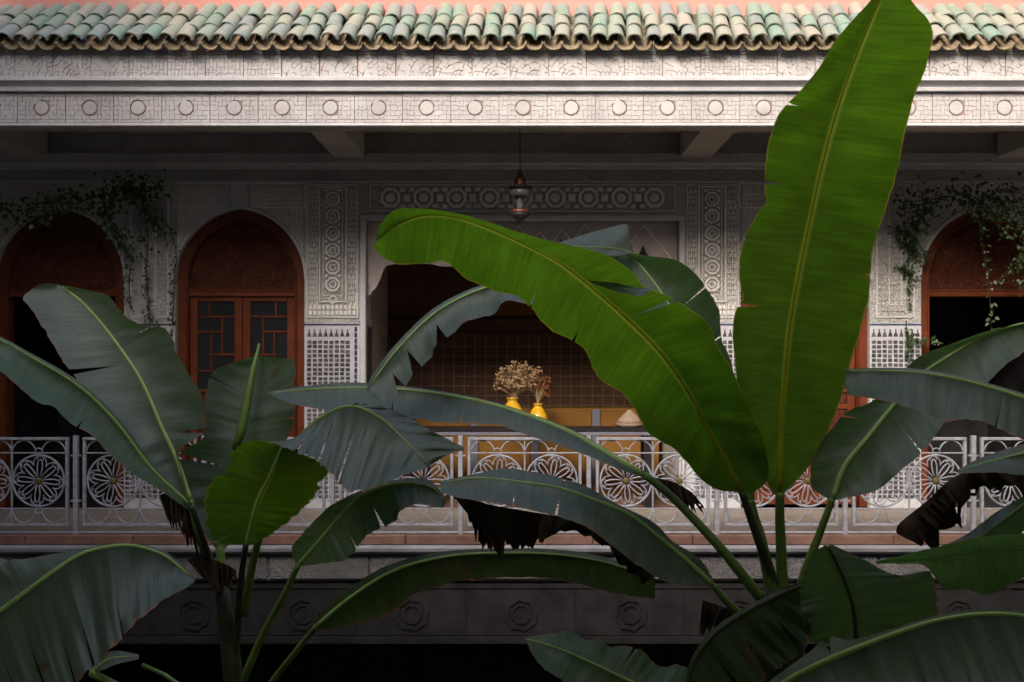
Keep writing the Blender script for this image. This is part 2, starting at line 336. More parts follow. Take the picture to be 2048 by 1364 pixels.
# ---- arch curve: two-centred, slightly pointed
AW, SPR, APX = 0.675, 2.39, 3.13
def arch(wd, spring, rise, n=14, side=0):
    e = max((rise*rise - wd*wd) / (2*wd), 0.0); r = wd + e
    a1 = math.acos(e / r)
    right = [(-e + r*math.cos(a1*k/n), spring + r*math.sin(a1*k/n)) for k in range(n+1)]
    left = [(-x, z) for x, z in right[:-1]][::1]
    return right + left[::-1]       # from right springing over the apex to left springing
DOORS = [-4.85, -2.96, 2.96, 4.85]
OPN = (-1.64, 1.64, 3.02)
TOPZ = 3.92
wall = MB()
def pier(x0, x1, z0=0.0, z1=TOPZ): wall.box(x0, x1, YW, YW + 0.35, z0, z1)
edges = [-XO]
for c in DOORS[:2]: edges += [c - AW, c + AW]
edges += [OPN[0], OPN[1]]
for c in DOORS[2:]: edges += [c - AW, c + AW]
edges += [XO]
for i in range(0, len(edges), 2): pier(edges[i], edges[i+1])
wall.box(OPN[0], OPN[1], YW, YW + 0.35, OPN[2], TOPZ)
for c in DOORS:
    a = arch(AW, SPR, APX - SPR)
    for k in range(len(a) - 1):
        (xa, za), (xb, zb) = a[k], a[k+1]
        wall.prism([(c+xb, zb), (c+xa, za), (c+xa, TOPZ), (c+xb, TOPZ)], YW, YW + 0.35)
part('gallery_wall', wall, 'stucco_wall')

# ---- slab, ledges and the beam underneath
part('gallery_floor', MB().box(-XO, XO, YF + 0.10, YW, -0.16, 0.0), 'floor')
kb = {}
k = 0; x = -5.2
while x < 5.2:
    wd = [0.82, 0.95, 0.70, 0.88][k % 4]
    key = k % 4
    if key not in kb: kb[key] = MB().bev(0.003, wd - 0.003, 0, 0.14, -0.070, 0.012, 0.006).mesh('kerb_block', M['clay'])
    put('kerb_block', kb[key], bld, (x, YF - 0.04, 0)); x += wd; k += 1
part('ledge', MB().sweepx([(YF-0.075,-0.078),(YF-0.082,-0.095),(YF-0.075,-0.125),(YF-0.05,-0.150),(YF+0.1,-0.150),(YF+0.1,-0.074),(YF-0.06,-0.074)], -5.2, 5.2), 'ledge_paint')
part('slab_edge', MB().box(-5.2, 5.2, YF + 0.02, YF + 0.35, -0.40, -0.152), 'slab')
for i in range(11):
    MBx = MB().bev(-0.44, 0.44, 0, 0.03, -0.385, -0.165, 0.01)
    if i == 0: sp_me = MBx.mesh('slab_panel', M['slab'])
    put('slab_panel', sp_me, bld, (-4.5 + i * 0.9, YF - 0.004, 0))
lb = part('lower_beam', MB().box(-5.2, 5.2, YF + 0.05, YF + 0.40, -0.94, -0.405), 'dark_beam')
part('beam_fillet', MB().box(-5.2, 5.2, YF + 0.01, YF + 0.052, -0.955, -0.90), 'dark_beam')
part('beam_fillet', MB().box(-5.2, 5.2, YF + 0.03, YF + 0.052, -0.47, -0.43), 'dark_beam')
# eight-lobed rosettes on the beam
ro = MB()
def ring2d(mb, cx, cz, r0, r1, n, y0, y1, ph=0.0, star=0.0):
    o = []; i_ = []
    for k in range(n):
        a = 2*math.pi*k/n + ph; s = 1 + (star if k % 2 else 0)
        o.append((cx + r1*s*math.cos(a), cz + r1*s*math.sin(a))); i_.append((cx + r0*s*math.cos(a), cz + r0*s*math.sin(a)))
    vs = [(x,y0,z) for x,z in o] + [(x,y0,z) for x,z in i_] + [(x,y1,z) for x,z in o] + [(x,y1,z) for x,z in i_]
    fs = []
    for k in range(n):
        j = (k+1) % n
        fs += [(k, n+k, n+j, j), (k, j, 2*n+j, 2*n+k), (n+k, 3*n+k, 3*n+j, n+j)]
    mb.add(vs, fs)
ring2d(ro, 0, 0, 0.125, 0.155, 16, -0.024, 0.03, R(11.25), -0.12)
ring2d(ro, 0, 0, 0.072, 0.092, 8, -0.021, 0.03, R(22.5))
ro.lathe([(0.05,0.0),(0.046,0.012),(0.02,0.018)], (0,0.01,0), 12, 'y')
ro_me = ro.mesh('rosette', M['dark_beam'])
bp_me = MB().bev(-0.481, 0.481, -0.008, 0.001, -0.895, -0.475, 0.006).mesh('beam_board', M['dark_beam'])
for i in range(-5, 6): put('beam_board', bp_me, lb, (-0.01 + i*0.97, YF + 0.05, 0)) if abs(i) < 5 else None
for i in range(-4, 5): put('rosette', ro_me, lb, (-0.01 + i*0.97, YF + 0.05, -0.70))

# ---- ceiling, beams, edge beam
part('ceiling', MB().box(-XO, XO, YF + 0.25, YW, TOPZ, TOPZ + 0.2), 'plaster')
for xb in (-5.1, -1.8, 1.8, 5.1):
    part('ceiling_beam', MB().box(xb - 0.16, xb + 0.16, YF + 0.26, YW - 0.07, 3.66, TOPZ - 0.002), 'plaster')
part('edge_beam', MB().box(-5.3, 5.3, YF + 0.02, YF + 0.26, 3.64, TOPZ + 0.35), 'plaster')
part('wall_moulding', MB().sweepx([(YW-0.07,3.64),(YW-0.075,3.60),(YW-0.05,3.585),(YW-0.04,3.55),(YW-0.002,3.54),(YW-0.002,3.70),(YW-0.07,3.70)], -XO+0.01, XO-0.01), 'trim')
part('wall_fillet', MB().box(-XO+0.02, XO-0.02, YW-0.02, YW-0.001, 3.40, 3.425), 'trim')

# ---- two carved friezes with the moulded cornice between them
fr2 = part('lower_frieze', MB().box(-5.2, 5.2, YF - 0.002, YF + 0.019, 3.645, 3.915), 'stucco')
part('drip_fillet', MB().bev(-5.2, 5.2, YF - 0.03, YF + 0.018, 3.618, 3.644, 0.006), 'trim')
def cells(mb, polys, y0, y1, gap, rnd, jit=0.0):
    for p in polys:
        cx = sum(a for a, b in p) / len(p); cz = sum(b for a, b in p) / len(p)
        q = []
        for a, b in p:
            d = math.hypot(a-cx, b-cz)
            if d < 1e-4: break
            s = 1 - min(0.5, gap * 1.3 / d)
            q.append((cx + (a-cx)*s + rnd.uniform(-jit, jit), cz + (b-cz)*s + rnd.uniform(-jit, jit)))
        else:
            mb.prism(q, y0 - rnd.uniform(0, 0.003), y1)
def quad(x0, x1, z0, z1): return [(x0,z0),(x1,z0),(x1,z1),(x0,z1)]
P2 = 0.425
def clip(poly, x0, x1, z0, z1):
    for ax, lim, sg in ((0,x0,1),(0,x1,-1),(1,z0,1),(1,z1,-1)):
        out = []
        for k in range(len(poly)):
            a, b = poly[k-1], poly[k]; da, db = sg*(a[ax]-lim), sg*(b[ax]-lim)
            if (da >= 0) != (db >= 0):
                t = da/(da-db); out.append((a[0]+(b[0]-a[0])*t, a[1]+(b[1]-a[1])*t))
            if db >= 0: out.append(b)
        poly = out
        if len(poly) < 3: return None
    return poly
def grid_cells(W, z0, z1, nx, nz, rnd, jit, disc=None, merge=0.25):
    P = {}
    for i in range(nx+1):
        for k in range(nz+1):
            x = -W/2 + W*i/nx; z = z0 + (z1-z0)*k/nz
            if 0 < i < nx: x += rnd.uniform(-jit, jit)
            if 0 < k < nz: z += rnd.uniform(-jit, jit)
            if disc:
                dx, dz = x-disc[0], z-disc[1]; d = math.hypot(dx, dz)
                if d < disc[2]: d = max(d, 1e-4); x, z = disc[0]+dx/d*disc[2], disc[1]+dz/d*disc[2]
            P[i, k] = (x, z)
    ps = []; used = set()
    for i in range(nx):
        for k in range(nz):
            if (i, k) in used: continue
            i2, k2 = i+1, k+1
            if rnd.random() < merge and i+1 < nx and (i+1, k) not in used: i2 = i+2; used.add((i+1, k))
            elif rnd.random() < merge and k+1 < nz: k2 = k+2; used.add((i, k+1))
            p = [P[i,k]] + ([P[i+1,k]] if i2 == i+2 else []) + [P[i2,k]] + ([P[i2,k+1]] if k2 == k+2 else []) + [P[i2,k2]] + ([P[i+1,k2]] if i2 == i+2 else []) + [P[i,k2]] + ([P[i,k+1]] if k2 == k+2 else [])
            if disc:
                cx = sum(a for a,b in p)/len(p); cz = sum(b for a,b in p)/len(p)
                if math.hypot(cx-disc[0], cz-disc[1]) < disc[2]*0.93: continue
            ps.append(p)
    return ps
fm = []
for vv in range(6):
    rnd = random.Random(50 + vv); mb = MB(); W = P2 - 0.004; H = 0.262
    mb.box(-W/2, W/2, -0.006, 0, 0, H); mb.nback = 6; mb.back = M['groove_pale']
    ps = grid_cells(W, 0.030, 0.235, 12, 5, rnd, 0.009, (0, 0.135, 0.0735), 0.42)
    for k in range(5): ps.append(quad(-W/2 + W*k/5, -W/2 + W*(k+1)/5, 0.003, 0.028))
    ps.append(quad(-W/2, W/2, 0.237, H - 0.002))
    cells(mb, ps, -0.010, -0.0055, 0.0016, rnd, 0.0006)
    fm.append(mb.mesh('frieze_panel', M['stucco']))
medal = MB().lathe([(0.060,-0.004),(0.060,0.004),(0.056,0.007),(0.0,0.0085)], (0,0,0), 22, 'y').mesh('medallion', M['stucco'])
mr_ = MB(); mr_.tube([(0.0655*math.cos(a), 0, 0.0655*math.sin(a)) for a in [2*math.pi*q/28 for q in range(28)]], 0.0034, 6, True); medring = mr_.mesh('medallion_ring', M['ring_red'], True)
for i in range(-12, 13):
    x = 0.005 + i * P2
    put('frieze_panel', fm[(i*7 + i//3) % 6], fr2, (x, YF - 0.003, 3.648))
    put('medallion', medal, fr2, (x, YF - 0.0065, 3.783)); put('medallion_ring', medring, fr2, (x, YF - 0.010, 3.783))
# cornice
part('cornice', MB().sweepx([(YF-0.03,3.918),(YF-0.055,3.922),(YF-0.060,3.945),(YF-0.045,3.955),(YF-0.050,3.965),(YF-0.075,3.985),(YF-0.105,4.000),(YF-0.108,4.026),(YF-0.095,4.034),(YF+0.05,4.034),(YF+0.05,3.918)], -5.3, 5.3), 'trim')
fr1 = part('upper_frieze', MB().box(-5.25, 5.25, YF - 0.035, YF + 0.02, 4.036, 4.33), 'mortar')
P1 = 0.335
fm = []
for vv in range(7):
    rnd = random.Random(80 + vv); mb = MB(); W = P1 - rnd.choice([0.003, 0.004, 0.010]); H = 0.285
    mb.box(-W/2, W/2, -0.006, 0.0, 0, H); mb.nback = 6; mb.back = M['groove']
    ps = []
    if vv % 3 == 2:
        ps = grid_cells(W, 0.003, 0.20, 10, 6, rnd, 0.010, None, 0.35)
    else:
        oc = rnd.choice([0.0, -W/2, W/2, 0.05]); rr = [0.0, 0.035, 0.068, 0.100, 0.135, 0.172, 0.212, 0.26, 0.32, 0.40]
        J = {}
        def pt(i, k, ns):
            if (i, k, ns) not in J: J[i,k,ns] = (rnd.uniform(-0.004,0.004), rnd.uniform(-0.08,0.08))
            j_ = J[i,k,ns]; a = math.pi*k/ns + j_[1]*(0 < k < ns); r_ = rr[i] + j_[0]*(i > 0)
            return (oc + r_*math.cos(a), r_*math.sin(a))
        for i in range(len(rr)-1):
            ns = [3,5,6,8,10,12,14,16,18][i]; k = 0
            while k < ns:
                st = 2 if rnd.random() < 0.3 and k+1 < ns else 1
                p = [pt(i,k,ns), pt(i+1,k,ns)] + ([pt(i+1,k+1,ns)] if st == 2 else []) + [pt(i+1,k+st,ns), pt(i,k+st,ns)]
                if i == 0: p = p[:-1]
                q = clip(p, -W/2, W/2, 0.003, 0.20)
                if q: ps.append(q)
                k += st
    n = 6
    for k in range(n):
        ps.append(quad(-W/2 + W*k/n, -W/2 + W*(k+1)/n, 0.203, 0.224))
    ps.append(quad(-W/2, W/2, 0.229, 0.284))
    cells(mb, ps, -0.013, -0.0055, 0.0021, rnd, 0.0007)
    fm.append(mb.mesh('carved_panel', M['stucco']))
for i in range(-15, 16):
    put('carved_panel', fm[(i*3 + (i//4)) % 7], fr1, (0.06 + i*P1, YF - 0.036, 4.038))

# ---- roof of half-round glazed tiles
PITCH = R(40)
sx = 0.075
S = Vector((sx, math.cos(PITCH), math.sin(PITCH))).normalized()
Nn = Vector((0, -math.sin(PITCH), math.cos(PITCH))); XA = Vector((1,0,0))
ROT = Matrix((XA, S, Nn)).transposed().to_4x4()
E0 = Vector((0, YF - 0.16, 4.305))           # eave line
def rp(x, s, n): return E0 + XA*x + S*s + Nn*n
rb = MB()
q = [rp(-5.4, 0.10, -0.062), rp(5.4, 0.10, -0.062), rp(5.4, 0.86, -0.062), rp(-5.4, 0.86, -0.062)]
q2 = [p + Vector((0, 0.02, -0.03)) for p in q]
rb.add(q + q2, [(0,1,2,3),(7,6,5,4),(0,4,5,1),(1,5,6,2),(2,6,7,3),(3,7,4,0)])
roof = part('roof', rb, 'mortar')
def half_tile(r0, r1, L, th, up, seg=9):
    vs = []; fs = []
    for (r, y) in ((r0, 0), (r1, L)):
        for t_ in (0, th):
            for k in range(seg+1):
                a = math.pi*k/seg
                rr_ = r - t_
                vs.append((rr_*math.cos(a), y, rr_*math.sin(a)*(0.84 if up else -0.75)))
    n = seg+1
    for k in range(seg):
        fs += [(k,k+1,2*n+k+1,2*n+k), (n+k,3*n+k,3*n+k+1,n+k+1), (k,n+k,n+k+1,k+1), (2*n+k,2*n+k+1,3*n+k+1,3*n+k)]
    for k in (0, seg): fs.append((k, 2*n+k, 3*n+k, n+k))
    return vs, fs
TP = 0.157; EXPO = 0.232
cov = []
for vv in range(4):
    rv = random.Random(vv)
    mb = MB(); v_, f_ = half_tile(0.073 + rv.uniform(-0.004,0.004), 0.063 + rv.uniform(-0.003,0.003), 0.292, 0.012, True); 
    v_ = [(x, y + rv.uniform(-0.003,0.003), z + rv.uniform(-0.0015,0.0015)) for x,y,z in v_]
    mb.add(v_, f_); cov.append(mb.mesh('roof_tile', M['roof_tile'], True))
chn = []
for vv in range(3):
    rv = random.Random(20+vv)
    mb = MB(); v_, f_ = half_tile(0.079, 0.066, 0.30, 0.009, False); 
    v_ = [(x, y + rv.uniform(-0.006,0.006), z + rv.uniform(-0.002,0.002)) for x,y,z in v_]
    mb.add(v_, f_); chn.append(mb.mesh('channel_tile', M['tan_tile'], True))
for me in cov + chn:
    try: me.set_sharp_from_angle(angle=R(50))
    except Exception: pass
rr = random.Random(5)
for i in range(-31, 32):
    x = i * TP + 0.03
    for row in range(3):
        jx, js, ja, jt = rr.uniform(-0.010,0.010), rr.uniform(-0.020,0.020), rr.uniform(-5,5), rr.uniform(-2,2)
        rot = ROT @ Matrix.Rotation(R(ja), 4, 'Z') @ Matrix.Rotation(R(jt - 2.5), 4, 'X')
        put('roof_tile', cov[rr.randrange(4)], roof, rp(x + jx, 0.035 + row*EXPO + js, 0.012 + 0.006*rr.random()), rot)
        rot = ROT @ Matrix.Rotation(R(rr.uniform(-2.5,2.5)), 4, 'Z') @ Matrix.Rotation(R(rr.uniform(-3,1)), 4, 'X')
        put('channel_tile', chn[rr.randrange(3)], roof, rp(x + TP/2 + rr.uniform(-0.006,0.006), -0.012 + row*EXPO + rr.uniform(-0.014,0.010), 0.0), rot)
part('upper_wall', MB().box(-6.5, 6.5, 9.26, 9.6, 4.1, 5.6), 'pink')

# ---- the other wings round the courtyard (beside and behind the camera)
for s in (-1, 1):
    a, b = sorted((s*XS, s*(XS+0.3)))
    part('side_shade_parapet', MB().box(a, b, -1.9, YF - 0.35, 3.64, 8.6), 'plaster')  # out of view; raised so that it shades both ends of the facade
    part('side_slab', MB().box(*sorted((s*XS, s*(XS+1.9))), -1.9, YF - 0.12, -0.94, -0.05), 'plaster')
    part('side_wall', MB().box(*sorted((s*(XS+1.9), s*(XS+2.2))), -1.9, YW + 0.3, GZ, 6.6), 'plaster')
    part('side_ceiling', MB().box(*sorted((s*(XS+0.31), s*(XS+1.9))), -1.9, YF + 0.2, 3.93, 4.2), 'plaster')
part('opposite_wall', MB().box(-7.2, 7.2, -2.2, -1.91, GZ, 4.3), 'plaster')
part('opposite_shade_parapet', MB().box(-5, 5, -0.45, -0.15, 3.64, 7.5), 'plaster')  # out of view; height shaped to shade the lower facade
part('opposite_ceiling', MB().box(-5, 5, -1.9, -0.46, 3.93, 4.2), 'plaster')
part('opposite_slab', MB().box(-5, 5, -1.9, 0.12, -0.94, -0.05), 'plaster')
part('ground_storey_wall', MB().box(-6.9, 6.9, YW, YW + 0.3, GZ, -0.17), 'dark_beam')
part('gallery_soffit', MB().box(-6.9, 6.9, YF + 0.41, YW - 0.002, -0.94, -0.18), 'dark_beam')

# ---- carved stucco on the gallery wall
def strip(x0, x1, z0, z1, d=0.012, name='stucco_fillet', m='ornament'):
    return part(name, MB().bev(x0, x1, YW - d, YW - 0.001, z0, z1, min(0.004, d*0.4)), m)
def frame_rect(x0, x1, z0, z1, wd, d=0.012, name='panel_frame', m='ornament'):
    mb = MB()
    mb.bev(x0, x1, YW-d, YW-0.001, z1-wd, z1, 0.003); mb.bev(x0, x1, YW-d, YW-0.001, z0, z0+wd, 0.003)
    mb.bev(x0, x0+wd, YW-d-0.001, YW-0.001, z0+wd, z1-wd, 0.003); mb.bev(x1-wd, x1, YW-d-0.001, YW-0.001, z0+wd, z1-wd, 0.003)
    return part(name, mb, m)
octa = MB(); ring2d(octa, 0, 0, 0.058, 0.082, 8, -0.022, 0, R(22.5)); ring2d(octa, 0, 0, 0.026, 0.040, 8, -0.014, 0, R(22.5))
octa_me = octa.mesh('chain_ring', M['ornament'])
sq = MB()
for sx_ in (-1,1):
    sq.prism([(sx_*0.040,0),(sx_*0.075,0.020),(sx_*0.085,0),(sx_*0.075,-0.020)][::(1 if sx_ > 0 else -1)], -0.018, 0)
sq_me = sq.mesh('chain_link', M['ornament'])
bead = MB()
for k in range(22):
    for c in range(2):
        z = k*0.056; mbx = 0.022*c
        bead.bev(mbx, mbx+0.014, -0.014, 0, z, z + (0.040 if (k+c) % 3 else 0.020), 0.003)
bead_me = bead.mesh('beaded_strip', M['ornament'])
for s in (-1, 1):
    xa, xb = sorted((s*2.275, s*1.71))
    x_mid = s*1.985
    part('carving_field', MB().box(xa+0.02, xb-0.02, YW-0.004, YW-0.0008, 2.0, 3.38), 'field')
    frame_rect(x_mid-0.145, x_mid+0.145, 2.15, 3.37, 0.016, 0.020)
    frame_rect(x_mid-0.105, x_mid+0.105, 2.22, 3.34, 0.010, 0.014)
    frame_rect(xa+0.01, xb-0.01, 1.99, 3.39, 0.012, 0.014)
    for k in range(6):
        put('chain_ring', octa_me, bld, (x_mid, YW, 2.34 + k*0.178))
        put('chain_link', sq_me, bld, (x_mid, YW, 2.43 + k*0.178), Matrix.Rotation(R(0),4,'Y'))
    for off in (-0.245, -0.20, 0.165, 0.21):
        put('beaded_strip', bead_me, bld, (x_mid + off, YW, 2.12))
    for off in (-0.258, -0.158, 0.152, 0.252):
        strip(x_mid+off-0.004, x_mid+off+0.004, 2.0, 3.38, 0.018)
    # small blind arch and dentils under the chain
    ar = MB(); ring2d(ar, x_mid, 2.18, 0.03, 0.045, 12, YW-0.016, YW-0.001); part('stucco_knot', ar, 'ornament')
    dn = MB()
    for k in range(11):
        for rw in range(2):
            dn.bev(x_mid-0.25+k*0.0455, x_mid-0.25+k*0.0455+0.034, YW-0.012, YW-0.001, 2.02+rw*0.058, 2.02+rw*0.058+0.045, 0.004)
    part('dentil_row', dn, 'ornament')
    # spandrel panels over the inner doors: upright reeding on either side of a keystone
    dc = s*2.96
    frame_rect(dc-0.69, dc+0.69, 3.14, 3.40, 0.012, 0.014)
    for sd_ in (-1, 1):
        rd = MB()
        for k in range(22):
            x0 = dc + sd_*(0.11 + k*0.0255)
            zlow = SPR + 0.05
            dx = abs(x0 - dc)
            e = ((APX-SPR)**2 - AW**2)/(2*AW); rr_ = AW + e
            zz = SPR + math.sqrt(max(rr_**2 - (dx+e)**2, 0)) + 0.05 if dx < AW else zlow
            rd.bev(x0, x0+0.013, YW-0.011, YW-0.001, max(zz, 2.62), 3.375, 0.003)
        for k in range(4):
            rd.box(min(dc+sd_*0.12, dc+sd_*0.66), max(dc+sd_*0.12, dc+sd_*0.66), YW-0.0145, YW-0.001, 3.18+k*0.05, 3.188+k*0.05)
        part('reeded_spandrel', rd, 'ornament')
    kp = MB(); kp.prism([(dc-0.075,3.145),(dc+0.075,3.145),(dc+0.10,3.30),(dc+0.075,3.385),(dc-0.075,3.385),(dc-0.10,3.30)], YW-0.022, YW-0.001); part('keystone', kp, 'trim')
    # narrow pier between the doors
    pm = s*3.905
    frame_rect(pm-0.20, pm+0.20, 1.99, 3.39, 0.012, 0.014)
    frame_rect(pm-0.07, pm+0.07, 2.12, 3.20, 0.009, 0.012)
# fine lace carving that fills the fields between the frames
def lace(x0, x1, z0, z1, nx, nz, seed, skip=None):
    rnd = random.Random(seed); mb = MB(); ps = grid_cells(x1-x0, z0, z1, nx, nz, rnd, 0.008, None, 0.3)
    xm = (x0+x1)/2
    ps = [[(a+xm, b) for a, b in p] for p in ps]
    if skip: ps = [p for p in ps if not any(skip(a, b) for a, b in p)]
    cells(mb, ps, YW-0.008, YW-0.0005, 0.0045, rnd, 0.001)
    o = part('lace_carving', mb, 'stucco_wall'); o['kind'] = 'stuff'
for s in (-1, 1):
    a, b = sorted((s*4.10, s*3.71)); lace(a, b, 2.0, 3.38, 7, 25, 15+s)
    dc = s*2.96
    def sk(x, z, dc=dc):
        dx = abs(x-dc); e = ((APX-SPR)**2 - AW**2)/(2*AW); r_ = AW + 0.05 + e
        return dx < AW + 0.05 and z < SPR + math.sqrt(max(r_**2 - (dx+e)**2, 0)) + 0.01
    lace(dc-0.67, dc+0.67, 2.5, 3.13, 24, 11, 25+s, sk)
lace(-5.0, 5.0, 3.43, 3.535, 200, 2, 34)
# plain lips round the arches
for c in DOORS:
    lip = MB()
    ao = arch(AW + 0.035, SPR, APX - SPR + 0.038); ai = arch(AW + 0.002, SPR, APX - SPR + 0.002)
    n = len(ao)
    for k in range(n-1):
        lip.prism([(c+ao[k][0],ao[k][1]),(c+ao[k+1][0],ao[k+1][1]),(c+ai[k+1][0],ai[k+1][1]),(c+ai[k][0],ai[k][1])], YW-0.018, YW-0.001)
    part('arch_lip', lip, 'trim')
# frieze of octagons above the wide opening
frame_rect(-1.60, 1.60, 3.10, 3.39, 0.014, 0.016)
part('carving_field', MB().box(-1.58, 1.58, YW-0.004, YW-0.0008, 3.12, 3.37), 'field')
octb = MB(); ring2d(octb, 0, 0, 0.080, 0.112, 8, -0.028, 0, R(22.5)); octb.lathe([(0.055,0.0),(0.05,0.012),(0.0,0.014)], (0,0,0), 8, 'y')
octb_me = octb.mesh('octagon_boss', M['ornament'])
sb = MB().bev(-0.036, 0.036, -0.016, 0, -0.04, 0.04, 0.006)
for dx_, dz_ in ((-1,1),(1,1),(-1,-1),(1,-1)): sb.bev(dx_*0.05-0.03, dx_*0.05+0.03, -0.012, 0, dz_*0.088-0.022, dz_*0.088+0.022, 0.005)
sb_me = sb.mesh('square_boss', M['ornament'])
for i in range(-4, 5):
    put('octagon_boss', octb_me, bld, (i*0.345, YW, 3.245))
    if i < 4: put('square_boss', sb_me, bld, (i*0.345 + 0.1725, YW, 3.245))
# white architrave of the wide opening
tr = MB()
tr.bev(-1.70, 1.70, YW-0.05, YW-0.001, 3.005, 3.065, 0.012)
tr.bev(-1.70, -1.635, YW-0.051, YW-0.001, 0.0, 3.004, 0.012); tr.bev(1.635, 1.70, YW-0.051, YW-0.001, 0.0, 3.004, 0.012)
part('architrave', tr, 'trim')

# ---- zellige dado on the piers
DT = 1.915
tl = MB().bev(-0.021, 0.021, -0.010, 0, -0.0165, 0.0165, 0.003).mesh('dado_tile', M['tile_dark'])
mer = MB().prism([(-0.022,0),(0.022,0),(0.015,0.03),(0.006,0.045),(0.006,0.075),(-0.006,0.075),(-0.006,0.045),(-0.015,0.03)], -0.009, 0).mesh('merlon_tile', M['tile_dark'])
btile = MB().bev(-0.013, 0.013, -0.011, 0, -0.024, 0.024, 0.003).mesh('border_tile', M['tile_blue'])
CW, CH = 0.0575, 0.0475
def dado(x0, x1, zlow, border=0):
    d = part('dado', MB().box(x0+0.002, x1-0.002, YW-0.010, YW-0.001, 0.0, DT), 'tile_white')
    strip(x0+0.002, x1-0.002, DT-0.006, DT+0.010, 0.016, 'dado_cap', 'tile_blue')
    bx0, bx1 = x0 + 0.01, x1 - 0.01
    if border > 0: bx1 -= 0.075
    if border < 0: bx0 += 0.075
    n = int((bx1 - bx0) / CW); o = bx0 + ((bx1-bx0) - n*CW)/2 + CW/2
    rg = random.Random(int(x0*100))
    for k in range(n): put('merlon_tile', mer, d, (o + k*CW, YW-0.009, 1.795))
    part('dado_band', MB().bev(bx0, bx1, YW-0.014, YW-0.009, 1.768, 1.785, 0.002), 'trim')
    lowm = MB(); z = 1.735; r_ = 0
    while z > 0.1:
        for k in range(n):
            xx = o + k*CW + rg.uniform(-0.003,0.003); zz = z + rg.uniform(-0.003,0.003)
            if z > zlow: put('dado_tile', tl, d, (xx, YW-0.009, zz))
            else: lowm.bev(xx-0.021, xx+0.021, YW-0.019, YW-0.009, zz-0.0165, zz+0.0165, 0.003)
        z -= CH
    if lowm.v:
        lo = lowm.build('dado_tile_field', M['tile_dark'], d); lo['kind'] = 'stuff'
    if border:
        xe = bx1 + 0.040 if border > 0 else bx0 - 0.040
        z = 1.87
        while z > 0.9:
            put('border_tile', btile, d, (xe, YW-0.009, z)); z -= 0.062
dado(-2.96+AW, -1.70, 1.18, 1)
dado(1.70, 2.96-AW, 1.58, -1)
dado(2.96+AW, 4.85-AW, 1.30)
dado(-4.85+AW, -2.96-AW, 1.62)

